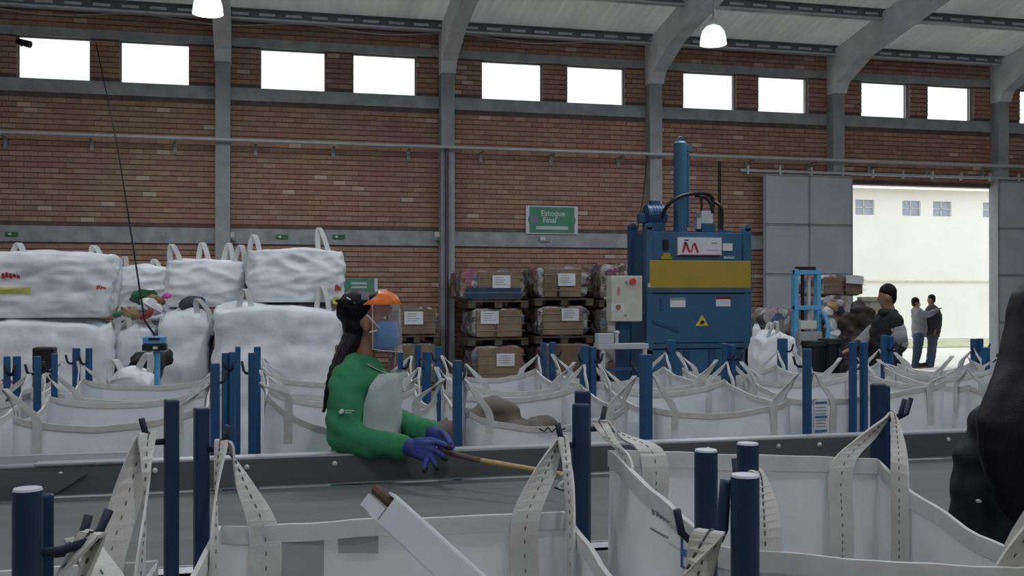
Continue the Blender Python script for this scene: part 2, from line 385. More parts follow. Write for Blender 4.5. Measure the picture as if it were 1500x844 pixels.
# pendant lamps
m_glow = mat('lamp_glow', (.9, .93, .95), .4, 0, emit=((.93, .98, 1.0), 2.5))
def lamp(x, y, z, label):
    t = thing('pendant_lamp', label, 'lamp', (x, y, z), 'pendant lamps under the roof')
    g = B(); pr = [(.205, 0), (.20, .05), (.19, .13), (.165, .21), (.11, .275), (.05, .30), (.0, .305)]
    g.grid(lambda u, v: Vector((x + pr[round(v*6)][0]*math.cos(2*math.pi*u), y + pr[round(v*6)][0]*math.sin(2*math.pi*u), z + pr[round(v*6)][1])), 24, 6, close_u=True)
    g.done('shade', m_glow, t, smooth=True)
    B().cyl((x, y, z+.30), (x, y, z+.40), .05).cyl((x, y, z+.4), (x, y, roofz(y)-.1), .012, seg=8).done('hanging_rod', m_frame, t)
    l = bpy.data.lights.new('lamp_light', 'AREA'); l.shape = 'DISK'; l.size = .38; l.energy = LAMP_W; l.color = (.93, .97, 1.0)
    lo = bpy.data.objects.new('lamp_light', l); COL.objects.link(lo); lo.location = (x, y, z - .01); par(lo, t)
pa = W(304, 20, 14.0); pb_ = W(1045, 65, 15.9)
lamp(pa.x, pa.y, pa.z, 'glowing white bell lamp at the top edge, beside the leftmost column')
lamp(pb_.x, pb_.y, pb_.z, 'glowing white bell lamp hanging above the blue press')
k = 0
for yy in (7.5, 0):
    for xx in (-5, 1.5, 8.5):
        lamp(xx, yy, 6.4, 'white bell lamp overhead in the hall, out of view'); k += 1

# ------------------------------------------------------------------ conveyor
RY = 4.0; RZ = 1.075; NYR = 2.72; CX0, CX1 = -3.2, 8.5
cv = thing('sorting_conveyor', 'long grey belt conveyor with steel side rails crossing the whole hall', 'conveyor', (2.5, 3.35, 0))
def rail(y, s, z):
    r = B().bx(CX0, CX1, y-.008, y+.008, z-.115, z).bx(CX0, CX1, y, y+s*.075, z-.006, z).bx(CX0, CX1, y+s*.068, y+s*.075, z-.07, z).done('side_rail', m_steel, cv)
    B().bx(CX0, CX1, y-s*.012, y-s*.008, z-.108, z-.006).done('rail_face', m_dark, r)
    return r
rl = rail(RY, 1, RZ); rail(NYR, -1, RZ - .07)
for px in (90, 228, 362, 490, 1035, 1138, 1198, 1290, 1386):
    p = onY(px, 680, RY); B().ell((p.x, RY-.012, RZ-.035), (.011, .008, .011), seg=10).done('bolt', m_pipe, rl)
B().bx(CX0, CX1, NYR+.01, RY-.01, .945, .955).done('belt', m_belt, cv)
B().bx(CX0, CX1, NYR+.05, RY-.05, .84, .935).done('bed', m_dark, cv)
x = CX0 + .3
while x < CX1:
    for y in (NYR+.06, RY-.06): B().bx(x-.04, x+.04, y-.04, y+.04, 0, .86).done('leg', m_dark, cv)
    x += 1.9
# guide plate at the infeed on the left, a lapped cover strip over the rail
gp = [onY(-60, 690, RY-.03), onY(70, 694, RY-.03), onY(128, 694, RY-.03), onY(100, 712, RY-.03), onY(70, 730, RY-.03), onY(-60, 790, RY-.03)]
B().prism([(p.x, RY-.025, p.z) for p in gp], (0, .012, 0)).done('guide_plate', m_dark, cv)
a, b = XY(52, RY), XY(192, RY)
B().bx(a, b, RY-.02, RY+.06, RZ+.001, RZ+.007).bx(a-.9, b-.02, RY+.055, RY+.07, RZ, RZ+.028).done('cover_strip', m_steel, cv)

# ------------------------------------------------------------------ posts
ORD = ['first', 'second', 'third', 'fourth', 'fifth', 'sixth', 'seventh', 'eighth', 'ninth', 'tenth', 'eleventh', 'twelfth', 'thirteenth', 'fourteenth', 'fifteenth', 'sixteenth']
def post(px, top, Y, wpx, label, near=False, square=False, hook=(.6, -.8), Z=None, group=None, cap=False, hz=None, hl=1.0):
    Z = Z or ZY(px, Y); p = W(px, top, Z); r = wpx*Z/F/2; m = m_blue_shade if near else m_blue
    t = thing('bag_post', label, 'post', (p.x, p.y, 0), group)
    g = B()
    if square: g.box((p.x, p.y, p.z/2), (2*r*.86, 2*r*.86, p.z), Matrix.Rotation(.25, 3, 'Z'), bev=.004)
    else: g.cyl((p.x, p.y, 0), (p.x, p.y, p.z), r, seg=20)
    g.done('tube', m, t, smooth=False)
    B().bx(p.x-.06, p.x+.06, p.y-.06, p.y+.06, 0, .008).done('foot_plate', m, t)
    if not square:
        B().cyl((p.x, p.y, p.z-.001), (p.x, p.y, p.z+.003), r*1.0, r*.92, 20).done('cap', m_cap_sky if cap else m, t)
    h = Vector((hook[0], hook[1], 0)).normalized(); hz = hz or p.z - .085; q = Vector((p.x, p.y, hz)); hr = .0065
    g = B().tube([q, q + h*(r+.02), q + h*(r+.034)*hl + UP*.012, q + h*(r+.044)*hl + UP*.05], hr, 8)
    if hl: g.done('hook', m_hook, t, smooth=True)
    t['tip'] = list(q + h*(r+.03)*hl + UP*.012)
    return t
rows = {
 'front': (4.5, 'row right behind the conveyor', [(315, 532, 14), (369, 518, 10.5), (670, 528, 13.5), (946, 519, 17), (1182, 512, 13.5), (1249, 501, 10.5), (1265, 501, 10.5), (1560, 500, 12)]),
 'middle': (5.36, 'middle row behind the conveyor', [(10.5, 522, 11), (25, 523, 11), (55, 522, 12), (80, 518, 10), (330, 518, 10), (340, 515.6, 9.5), (586.5, 516, 8), (625, 516, 14), (855.5, 506, 11.5), (867.5, 508, 11), (1061, 504, 10), (1072, 505, 10), (1295, 491, 9), (1304, 493, 9), (1444, 509, 10)]),
 'rear': (6.2, 'rearmost row of posts', [(112, 510, 12), (130.5, 511, 9.5), (348.5, 508, 8), (377, 508, 10), (612, 506, 9.5), (642, 508, 10), (796, 502, 9), (809, 502, 10), (982.5, 498, 12), (1146, 496, 13), (1426, 497, 9), (1435, 496, 9), (1472, 497, 9)])}
PX = {}
for k, (Y, nm, lst) in rows.items():
    PX[k] = [XY(p[0], Y) for p in lst]
    for i, (px, top, wp) in enumerate(lst):
        post(px, top, Y + R.uniform(-.01, .01), wp, 'slim blue post with hook, %s from left in the %s' % (ORD[i], nm), square=(i % 3 != 1), hook=(R.choice((-.7, .7)), -.7 if k != 'front' else .7), group='blue posts behind the conveyor')
G2 = 'shaded blue posts in front of the conveyor'
pn = {}
pn['dbr'] = post(251.5, 585, 2.2, 23, 'shaded blue square post at the far left carrying a beige loop on its left hook', True, True, (-1, -.4), group=G2)
pn['abl'] = post(295.5, 597, 2.2, 24, 'shorter shaded blue post behind the wide stained beige strap', True, True, (.9, -.5), group=G2)
pn['abr'] = post(851, 594, 2.16, 26, 'stout shaded blue post right of the bamboo stick tip, lower of two', True, False, (-1, -.35), group=G2)
pn['bbl'] = post(853.5, 575, 2.23, 24, 'shaded blue post rising just behind the stout post near bamboo stick tip', True, False, (1, .3), group=G2)
pn['bbr'] = post(1286, 562, 2.2, 20, 'shaded blue post inside the large white loop at lower right', True, True, (.8, -.6), group=G2)
pn['cbl'] = post(1299, 565, 2.26, 9, 'thin shaded blue post half hidden behind the post in the large loop', True, True, (.9, .2), group=G2, hl=1.6)
pn['dfr'] = post(41, 718, 0, 42, 'thick shaded blue round post at the bottom left corner with pale cap', True, False, (1, .2), Z=1.36, cap=True, group=G2, hl=1.6)
pn['afl'] = post(70, 723, 0, 20, 'narrow shaded blue square post beside the thick post at bottom left', True, True, (1, .2), Z=1.44, group=G2)
pn['bfl'] = post(1034, 661, 0, 34, 'thick shaded blue round post with pale cap, left of the three at bottom right', True, False, (-.9, -.3), Z=1.68, hz=1.30, cap=True, group=G2)
pn['cfl'] = post(1095, 651, 0, 32, 'shaded blue round post with pale cap, rearmost of the three at bottom right', True, False, (.1, 1), Z=1.80, cap=True, group=G2)
pn['afr'] = post(1091, 698, 0, 42, 'thickest shaded blue round post with pale cap, nearest at bottom right', True, False, (-1, .1), Z=1.36, cap=True, group=G2, hl=0)
# bent bracket on the nearest post
br = [W(1078, 712, 1.37), W(1062, 706, 1.37), W(1060, 745, 1.37), W(1058, 775, 1.37), W(1052, 788, 1.37), W(1040, 796, 1.37)]
B().tube(br, .0085, 8).done('bracket', m_blue_shade, pn['afr'], smooth=True)

# ------------------------------------------------------------------ open bulk bags on the frames
def smooth_path(P, n=6):
    out = []
    for i in range(len(P)-1):
        p0, p1, p2, p3 = P[max(i-1, 0)], P[i], P[i+1], P[min(i+2, len(P)-1)]
        for k in range(n):
            t = k/n; out.append(.5*((2*p1) + (p2-p0)*t + (2*p0-5*p1+4*p2-p3)*t*t + (3*p1-p0-3*p2+p3)*t**3))
    out.append(P[-1]); return out
def open_bag(label, C, rim, hooks, sag=(.05, .05, .05, .05), near=False, group=None, seed=0, wid=.065, down=.28, off=.12, nloop=(0, 1, 2, 3), bulge=.03):
    """C: four corners (x,y) in order front-left, front-right, back-right, back-left; rim: z there; hooks: loop tops"""
    C = [Vector((c[0], c[1], 0)) for c in C]; cen = sum(C, Vector())/4
    t = thing('bulk_bag', label, 'bulk bag', (cen.x, cen.y, 0), group)
    n = 16; per = []
    for s in range(4):
        a, b = C[s], C[(s+1) % 4]; za, zb = rim[s], rim[(s+1) % 4]; nr = (b-a).cross(UP).normalized()
        for k in range(n):
            u = k/n; p = a.lerp(b, u)
            z = za + (zb-za)*u - sag[s]*math.sin(math.pi*u)**.7
            wob = .012*noise.noise(Vector((u*3 + s*7, seed*3.1, 0)))
            per.append((p + nr*wob, nr, z + .006*noise.noise(Vector((u*6, s*5, seed))), u))
    m = m_near if near else m_wovn; hm = m_hem_n if near else m_hem; sm = m_strap_n if near else m_strap
    nv = 12; g = B(); M = len(per)
    def f(u, v):
        p, nr, z, uu = per[round(u*M) % M]; d = v*(z - .12)
        o = nr*(bulge*math.sin(math.pi*min(v*1.1, 1))*math.sin(math.pi*uu)**.5 if uu > 0 else 0)
        q = p + o; q.z = z - d
        if v > 0: q += nr*.022*min(v*5, 1)*(noise.noise(Vector((q.x*4+seed, q.y*4, q.z*2.2))) + .6*noise.noise(Vector((q.x*9, q.y*9+seed, q.z*5))))
        return q
    Vv = g.grid(f, M, nv, close_u=True)
    g.bm.faces.new([Vv[k][nv] for k in range(M)])
    g.done('body', m, t, smooth=True)
    # rolled hem round the mouth
    hb = B(); hw = .032 if near else .022; rs = []
    for p, nr, z, u in per:
        o = Vector((p.x, p.y, z)); rs.append([hb.bm.verts.new(o + d) for d in (nr*.005 + UP*.004, nr*.005 - UP*hw, -nr*.005 - UP*hw, -nr*.005 + UP*.004)])
    for i in range(M):
        a, b = rs[i], rs[(i+1) % M]
        for k in range(4): hb.bm.faces.new((a[k], a[(k+1) % 4], b[(k+1) % 4], b[k]))
    hb.done('hem', hm, t)
    # corner loops
    for c in nloop:
        pa = C[(c-1) % 4] - C[c]; pb = C[(c+1) % 4] - C[c]; pa.normalize(); pb.normalize()
        def side(dv, sgn):
            p = C[c] + dv*off; z = rim[c] - .012
            return p, z
        A, zA = side(pa, 0); D, zD = side(pb, 0); H = Vector(hooks[c])
        out = (C[c] - cen).normalized()*.006
        nA = pa.cross(UP); nA = nA if nA.dot(C[c]-cen) > 0 else -nA; nD = pb.cross(UP); nD = nD if nD.dot(C[c]-cen) > 0 else -nD
        sd = -1 if near else 1; eA, eD = nA*.008*sd, nD*.008*sd
        P = [Vector((A.x, A.y, zA-down))+eA, Vector((A.x, A.y, zA-down/2))+eA, Vector((A.x, A.y, zA))+eA, (Vector((A.x, A.y, zA))*.45 + H*.55) + pa*.006, H + pa*.012 - UP*.006, H + UP*.006, H + pb*.012 - UP*.006, (Vector((D.x, D.y, zD))*.45 + H*.55) + pb*.006, Vector((D.x, D.y, zD))+eD, Vector((D.x, D.y, zD-down/2))+eD, Vector((D.x, D.y, zD-down))+eD]
        wdir = [pa*wid]*3 + [pa*wid*.75, (pa-pb).normalized()*wid*.35, (pa-pb).normalized()*wid*.3, (pa-pb).normalized()*wid*.35, -pb*wid*.75] + [-pb*wid]*3
        # keep the strap's width across its run near the hook
        ax = Vector((out.x, out.y, 0)).normalized()
        for k in (4, 5, 6): wdir[k] = ax*wid*.62
        wdir[3] = (pa*wid*.72 + ax*wid*.3); wdir[7] = (-pb*wid*.72 + ax*wid*.3)
        if wdir[3].dot(wdir[2]) < 0: wdir[3] = -wdir[3]
        PP = smooth_path(P, 5); WW = smooth_path(wdir, 5)
        so = B().ribbon(PP, WW, .005).done('loop_strap', sm, t, smooth=False)
        if near:
            st = B()
            for k in range(0, len(PP)-1):
                for o_ in (.02,):
                    q = PP[k].lerp(PP[k+1], .5) + WW[k]*o_; d_ = (PP[k+1]-PP[k]); 
                    for j in range(max(1, int(d_.length/.016))):
                        e = q + d_*((j+.5)/max(1, int(d_.length/.016)) - .5); dn = d_.normalized()*.004; st.ribbon([e-dn, e+dn], [WW[k].normalized()*.002]*2, .007)
            st.done('stitching', m_dark, so, kind='stuff')
    return t
def cell(label, x0, x1, y0, y1, rim, sag, seed, top=1.30, near=False, **k):
    i = .05; C = [(x0+i, y0+i), (x1-i, y0+i), (x1-i, y1-i), (x0+i, y1-i)]
    H = [(x0+.025, y0+.025, top), (x1-.025, y0+.025, top), (x1-.025, y1-.025, top), (x0+.025, y1-.025, top)]
    if isinstance(rim, (int, float)): rim = (rim,)*4
    return open_bag(label, C, rim, H, sag, near, seed=seed, wid=.036, down=.2, off=.09, group='open white bags behind the conveyor', **k)
fx = [-1.93, -1.04, -.17, .86, 1.74, 2.59, 3.57, 4.45]
FR, MR, RR = 4.5, 5.36, 6.2
cell('open white bulk bag behind the conveyor at far left edge', -1.95, -1.06, FR, MR-.03, 1.20, (.07, .05, .06, .05), 1)
cell('open white bulk bag with grey sagging hem left of the blue post cluster, behind conveyor', -1.04, -.20, FR, MR-.03, (1.19, 1.21, 1.22, 1.2), (.06, .05, .05, .05), 2)
cell('open white bulk bag with steeply sagging rim directly behind the worker in green', -.03, .82, FR+.06, MR-.03, (1.25, 1.22, 1.2, 1.22), (.16, .06, .08, .06), 3)
cell('open white bulk bag right of the worker, holding a brown cloth', .86, 1.72, FR, MR-.03, (1.16, 1.17, 1.2, 1.19), (.09, .04, .06, .04), 4)
cell('open white bulk bag with grey sagging hem below the blue press', 1.76, 2.56, FR, MR-.03, (1.15, 1.17, 1.21, 1.2), (.045, .04, .06, .04), 5)
cell('open white bulk bag with blue-lined document label, right of the blue press', 2.60, 2.83+.6, FR, MR-.03, (1.17, 1.24, 1.24, 1.22), (.02, .04, .05, .04), 6)
cell('open white bulk bag in front of the bright doorway', 3.47, 4.32, FR, MR-.03, (1.22, 1.21, 1.25, 1.26), (.06, .04, .06, .04), 7)
for i, (a, b) in enumerate(((-1.95, -1.06), (-1.03, -.16), (-.02, .90), (1.04, 1.70), (1.74, 2.55), (2.58, 3.34), (3.40, 4.10), (4.15, 4.84))):
    cell('open white bulk bag in the rear row of frames, %s from the left' % ORD[i], a, b, MR+.03, RR, (1.2, 1.2, 1.22, 1.21), (.05, .04, R.uniform(.04, .09), .04), 20+i, top=1.305)

# document label with blue lines on the bag by the press
lx0, lx1 = XY(1187, FR+.04), XY(1207, FR+.04); zz = [onY(1197, y, FR+.04).z for y in (586, 632)]
dl = B().bx(lx0, lx1, FR+.005, FR+.009, zz[1], zz[0]).done('document_label', m_paper); tag(dl, 'white document pouch with blue lines on bag beside the slim blue post', 'label')
m_bluel = mat('print_blue', (.05, .15, .32), .6, .1)
for fy in (.95, .5, .06): B().bx(lx0+.006, lx1-.006, FR+.002, FR+.006, zz[1]+(zz[0]-zz[1])*fy-.006, zz[1]+(zz[0]-zz[1])*fy+.004).done('print_line', m_bluel, dl)
for fy in (.8, .7, .6, .4, .3, .2): B().bx(lx0+.01, lx1-.012, FR+.002, FR+.006, zz[1]+(zz[0]-zz[1])*fy-.002, zz[1]+(zz[0]-zz[1])*fy+.001).done('print_line', m_frame, dl)
# cloth lying in the bag right of the worker
cl = B(); c0 = onY(722, 596, 4.95)
cl.ell(c0, (.09, .1, .05)).ell(c0 + Vector((.07, 0, -.02)), (.08, .08, .035)).ell(c0+Vector((-.06, .02, -.05)), (.12, .12, .05))
for k in range(14): cl.ell(c0 + Vector((R.uniform(-.28, .28), R.uniform(-.2, .2), -.13+R.uniform(-.04, .03))), (R.uniform(.09, .14), R.uniform(.09, .13), .07))
tag(bake(cl, 'brown_cloth', mat('brown_cloth', (.13, .115, .10), .9, .2), None, .02, 4, (.02, 9)), 'crumpled grey-brown cloth on top inside a white bag', 'cloth')
# scribble on that bag
sc = B(); y_ = FR+.03; pts = [(790, 628), (797, 632), (803, 626), (808, 633), (815, 627), (820, 630), (828, 628)]
sc.tube([(onY(a, b, y_).x, y_, onY(a, b, y_).z) for a, b in pts], .004, 6)
tag(sc.done('pen_scribble', m_black), 'black handwritten scribble on a white bag behind the rail', 'marking')

# near bags
def tipz(k, dx=0, dy=0, dz=0): v = Vector(pn[k]['tip']); return v + Vector((dx, dy, dz))
GN = 'open bags in front of the conveyor'
open_bag('large open white bag at lower right with big stitched corner loop',
    [(.74, 1.60), (1.42, 1.60), (1.42, 2.16), (.75, 2.16)], (1.27, 1.19, 1.30, 1.345),
    [W(1104, 694, 1.79), (1.45, 1.57, 1.42), tipz('bbr', -.02, 0, .0), tipz('bbl')], (.01, .03, .0, .0), True, GN, 41, wid=.062, down=.30, off=.10)
open_bag('wide open white bag at bottom centre holding the white channel',
    [(-.20, 1.38), (.58, 1.30), (.635, 2.12), (-.085, 2.16)], (1.19, 1.19, 1.222, 1.222),
    [tipz('afl'), W(1042, 786, 1.36), tipz('abr'), tipz('abl')], (.03, .02, .0, .03), True, GN, 42, wid=.062, down=.30, off=.09)
open_bag('open white bag at the lower left corner',
    [(-.98, 1.42), (-.33, 1.45), (-.20, 2.14), (-.94, 2.16)], (1.13, 1.10, 1.165, 1.15),
    [(-1.0, 1.4, 1.36), tipz('dfr'), tipz('dbr'), (-.96, 2.19, 1.36)], (.03, .0, .0, .03), True, GN, 43, wid=.062, down=.30, off=.095)

# grey reinforcement patches sewn inside the back panel of the centre bag
near_a = [o for o in bpy.data.objects if o.get('label', '').startswith('wide open white bag at bottom centre')][0]
bod = [o for o in near_a.children if o.name.startswith('body')][0]
bv = BVHTree.FromPolygons([v.co for v in bod.data.vertices], [p.vertices for p in bod.data.polygons])
m_patch = mat('patch_grey', (.40, .42, .42), .8, .08, 8, trans=.15)
for (a0, a1, b0, b1) in ((405, 475, 783, 900), (496, 555, 784, 812)):
    def hit(u, v):
        p = onY(a0 + (a1-a0)*u, b0 + (b1-b0)*v, 2.14); h = bv.ray_cast(Vector((p.x, 1.8, p.z)), Vector((0, 1, 0)))[0]
        return (h if h else p) - Vector((0, .005, 0))
    g = B(); g.grid(hit, 6, 8); g.done('sewn_patch', m_patch, near_a, smooth=True)

# ------------------------------------------------------------------ filled bulk bags
def filled_bag(label, px0, px1, ptop, pbot, Y, d=1.0, seed=0, loops=((-.7, -.7), (.7, -.7), (.7, .7), (-.7, .7)), prints=(), z0=None, lh=.2, group='filled white bulk bags by the brick wall', floppy=.05, rot=0):
    xa, xb = XY(px0, Y), XY(px1, Y); xm = (px0+px1)/2; zt = onY(xm, ptop, Y).z; zb = z0 if z0 is not None else max(0, onY(xm, pbot, Y).z)
    cx_, cy_ = (xa+xb)/2, Y + d/2; wx = xb-xa; h = zt - zb
    t = thing('filled_bulk_bag', label, 'bulk bag', (cx_, cy_, zb), group)
    g = B(); bm = g.bm; r = bmesh.ops.create_cube(bm, size=2); bmesh.ops.subdivide_edges(bm, edges=bm.edges[:], cuts=30, use_grid_fill=True)
    sv = Vector((seed*3.7, seed*1.3, seed*2.1))
    for v in bm.verts:
        c = v.co; x, y, z = c
        e = 7.0; k = (abs(x)**e + abs(y)**e)**(1/e); k = max(k, 1e-6); s = max(abs(x), abs(y))/k
        x2, y2 = x*s, y*s
        bul = .93 + .07*math.sqrt(max(0, 1 - (z*.95)**2))
        if z > .75: bul *= 1 - .05*((z-.75)/.25)**2
        zz = z
        if z > .99: zz = 1 - .10*(x*x + y*y)**1.2 + floppy*1.5*noise.noise(Vector((x*1.5, y*1.5, 0)) + sv)
        elif z > .7: zz = z - .08*max(0, (x*x+y*y) - .9)*((z-.7)/.3)
        p = Vector((x2*bul*wx/2, y2*bul*d/2, zz*h/2))
        q = Vector((cx_+p.x, cy_+p.y, zb+h/2+p.z))
        r1 = noise.noise(Vector((q.x*1.7, q.y*1.7, q.z*4.5)) + sv); r2 = noise.noise(Vector((q.x*4+q.z*3, q.y*4, q.z*9-q.x*2)) + sv); r3 = noise.noise(Vector((q.x*9-q.z*6, q.y*9, q.z*14)) + sv*2)
        nz_ = .04*r1 - .045*(abs(r2)-.2) - .022*(abs(r3)-.2)
        nr = Vector((x, y, .3*z)).normalized()
        v.co = q + nr*nz_*(1 if z > -.95 else 0)
    body = g.done('body', m_wovf, t, smooth=True)
    for (lx, ly) in loops:
        b0 = Vector((cx_ + lx*wx/2*.9, cy_ + ly*d/2*.9, zt - .10)); s_ = .06
        H = b0 + Vector((R.uniform(-.06, .06), R.uniform(-.05, .05), lh*R.uniform(.75, 1.1)+.05))
        dx = Vector((s_*(1 if lx < 0 else -1), 0, 0)); P = [b0 - dx - UP*.18, b0 - dx*.9, b0*.35 + H*.65 - dx*.55, H, b0*.35 + H*.65 + dx*.55, b0 + dx*.9, b0 + dx - UP*.18]
        PP = smooth_path(P, 4); Wd = Vector((.045, .02, 0)); B().ribbon(PP, [Wd]*len(PP), .008).done('loop_strap', m_strap, t)
    for (fx_, fz, wd, hh, kind) in prints:
        x_ = xa + wx*fx_; z_ = zb + h*fz; m_ = {'r': m_red, 'y': mat('print_yellow', (.50, .50, .10), .7, .1), 'b': m_bluel}[kind]
        # printed patch wrapped on the bulging front
        pg = B(); bvh = BVHTree.FromPolygons([v.co for v in body.data.vertices], [p.vertices for p in body.data.polygons])
        def hit(xx, zz):
            h_ = bvh.ray_cast(Vector((xx, Y-1, zz)), Vector((0, 1, 0)))[0]; return (h_ if h_ else Vector((xx, Y, zz))) - Vector((0, .006, 0))
        if kind == 'r':
            for k in range(5): pg.grid(lambda u, v: hit(x_ + wd*(k+.8*u)/5, z_ + hh*(.15*(k % 2) + v*(.8 if k < 3 else .5))), 3, 4)
        else: pg.grid(lambda u, v: hit(x_ + wd*u, z_ + hh*v), 8, 3)
        pg.done('print', m_, t)
    return t
FB = filled_bag
l4 = ((-.8, -.8), (.8, -.8), (.7, .8), (-.7, .8))
# left stack: lower then upper
FB('filled white bag low in the left stack, red print near its bottom', -95, 164, 462, 0, 9.3, 1.1, 1, (), [(.37, .62, .10, .05, 'r')], z0=0)
FB('filled white bag on top of the left stack with a loop sticking out', -92, 160, 366, 466, 9.35, 1.05, 2, ((-.12, -.9), (.8, .3)), [(.37, .58, .14, .055, 'r'), (.92, .42, .07, .04, 'r'), (.34, .36, .26, .05, 'y')], lh=.12)
FB('filled white bag behind the gap, top row beside the leftmost stack', 160, 245, 388, 470, 11.2, 1.0, 3, ((-.8, -.8), (.5, .3)), [(.35, .35, .1, .05, 'r'), (.2, .12, .1, .05, 'y')], lh=.15)
FB('filled white bag standing under the back top row', 150, 262, 466, 0, 11.3, 1.0, 4, (), z0=0)
FB('bulging white bag below the colourful waste, left of the scale', 166, 226, 470, 0, 9.6, .9, 5, ((-.6, -.9),), [(.75, .35, .08, .04, 'r')], z0=0)
FB('white bag with smooth front panel just right of the scale', 227, 307, 446, 0, 9.4, 1.0, 6, ((.85, -.85),), z0=0, lh=.1)
FB('white bag with two loops up, on top in the middle of the pile', 240, 360, 378, 450, 9.8, 1.0, 7, ((-.8, -.85), (-.1, -.2), (.55, .4), (.9, -.5)), lh=.2)
FB('large white bag on the floor behind the worker, widest of the pile', 308, 505, 438, 0, 9.1, 1.1, 8, ((-.55, -.9), (.75, -.9)), [(.03, .55, .04, .05, 'r'), (.93, .72, .06, .06, 'r'), (.02, .32, .07, .07, 'y')], z0=0, lh=.16)
FB('white bag topmost at the right of the pile with a tall loop', 361, 508, 362, 443, 9.25, 1.0, 9, ((.7, .2), (-.95, .2)), [(.88, .2, .06, .07, 'r'), (.86, -.02, .06, .06, 'y')], lh=.24)
FB('small white sack with a loop in front of the bulging bag by the scale', 156, 217, 545, 0, 7.5, .4, 10, ((-.6, -.6), (.5, .2)), z0=0, lh=.16)
# colourful waste on the bag
wst = [((.32, .22, .12), 'tan'), ((.03, .16, .08), 'green'), ((.40, .42, .45), 'silver'), ((.30, .04, .05), 'red'), ((.55, .05, .30), 'pink'), ((.6, .62, .62), 'white'), ((.03, .04, .06), 'black'), ((.08, .15, .35), 'blue')]
def scrap(label, px, py, Y, r, ci, nm='waste_wrapper', flat=.5):
    p = onY(px, py, Y); g = B().ell(p, (r, r*.8, r*flat), Matrix.Rotation(R.uniform(-.6, .6), 3, 'Y'), seg=10)
    for v in g.bm.verts: v.co += (v.co-p).normalized()*r*.35*noise.noise(v.co*22)
    return tag(g.done(nm, mat('waste_'+wst[ci][1], wst[ci][0], .35, .2)), label, 'waste', 'loose waste on the white bags')
for a in (('tan cardboard scrap on the bulging bag left of the scale', 190, 458, 9.75, .11, 0), ('silver crumpled foil beside the tan cardboard scrap', 204, 454, 9.8, .08, 2), ('dark red wrapper beside the silver foil', 215, 461, 9.75, .07, 3),
          ('green plastic wrapper above the silver foil', 210, 434, 10.2, .13, 1), ('white plastic film on the waste above the scale', 222, 449, 9.9, .12, 5), ('bright pink wrapper on the pile near the top middle bag', 245, 434, 9.7, .05, 4),
          ('black plastic film squeezed under the top middle bag', 280, 445, 9.7, .12, 6), ('small green spot of plastic on the bulging bag', 173, 460, 9.55, .05, 1), ('tan paper scrap under the green wrapper', 228, 441, 10.1, .11, 0), ('blue wrapper under the top middle bag', 293, 443, 9.75, .06, 7)): scrap(*a)
bl = B(); p = onY(200, 534, 8.6)
for k in range(9): bl.ell(p + Vector((R.uniform(-.17, .2), R.uniform(-.1, .1), R.uniform(-.14, .05))), (.1, .1, .08))
bl.cyl((p.x, p.y, 0), (p.x, p.y, p.z-.05), .14)
tag(bake(bl, 'black_refuse_sack', m_black, None, .022, 3, (.03, 9)), 'crumpled black refuse sack below the blue scale display', 'sack')
# things between the posts on the left
bx_ = B().box(onY(66, 545, 6.7), (.12, .12, .3), bev=.01); p_ = onY(66, 545, 6.7); bx_.cyl((p_.x, p_.y, 0), (p_.x, p_.y, p_.z), .03)
tag(bx_.done('black_case', m_black), 'black upright case between two blue posts at far left', 'case')

# scale
YS = 7.2; p = onY(227, 503, YS); sp = thing('scale_indicator', 'blue weighing scale display on a blue pole beside the filled bags', 'scale', (p.x, YS, 0))
s_ = ZY(227, YS)/F; hw, hh = 16*s_, 10.5*s_
B().bx(p.x-hw, p.x+hw, YS-.05, YS+.05, p.z-.003, p.z+hh, bev=.008).done('display_case', m_lblue, sp)
B().bx(p.x-hw*1.05, p.x+hw*1.05, YS-.055, YS+.055, p.z-hh, p.z-.003, bev=.008).done('keypad_base', m_black, sp)
B().bx(p.x-hw*.5, p.x+hw*.5, YS-.054, YS-.048, p.z+hh*.45, p.z+hh*.8).done('screen', mat('lcd_dark', (.06, .015, .03), .3), sp)
B().bx(p.x-.1*hw, p.x+.3*hw, YS-.059, YS-.053, p.z-hh*.75, p.z-hh*.4).done('key', m_white, sp)
B().cyl((p.x+.015, YS, .06), (p.x+.015, YS, p.z-hh), 4.2*s_, seg=16).done('pole', m_lblue, sp)
B().bx(p.x-.25, p.x+.25, YS-.2, YS+.3, 0, .06, bev=.01).done('platform', m_lblue, sp)
cbl = B().tube([(p.x, YS+.03, p.z+hh), onY(212, 470, 7.5), onY(204, 420, 8.5), onY(190, 330, 10.5), onY(172, 215, 13.5), onY(152, 120, 17), onY(140, 62, 18.7)], .008, 6)
tag(cbl.done('hanging_cable', mat('cable_matt', (.03, .03, .035), .95, .1, spec=0.)), 'thin dark cable running from the wall down to the scale', 'cable')

# ------------------------------------------------------------------ bales and pallets
m_mix = bpy.data.materials.new('mixed_plastics'); m_mix.use_nodes = True; nt = m_mix.node_tree; N = nt.nodes; L = nt.links
tcn = N.new('ShaderNodeTexCoord'); vo = N.new('ShaderNodeTexVoronoi'); vo.inputs['Scale'].default_value = 9; nzz = N.new('ShaderNodeTexNoise'); nzz.inputs['Scale'].default_value = 6
mp = N.new('ShaderNodeMixRGB'); mp.inputs[0].default_value = .25; L.new(tcn.outputs['Object'], mp.inputs[1]); L.new(tcn.outputs['Object'], nzz.inputs['Vector']); L.new(nzz.outputs['Color'], mp.inputs[2]); L.new(mp.outputs[0], vo.inputs['Vector'])
rp = N.new('ShaderNodeValToRGB'); rp.color_ramp.interpolation = 'CONSTANT'; sx = N.new('ShaderNodeSeparateColor'); L.new(vo.outputs['Color'], sx.inputs[0]); L.new(sx.outputs[0], rp.inputs[0])
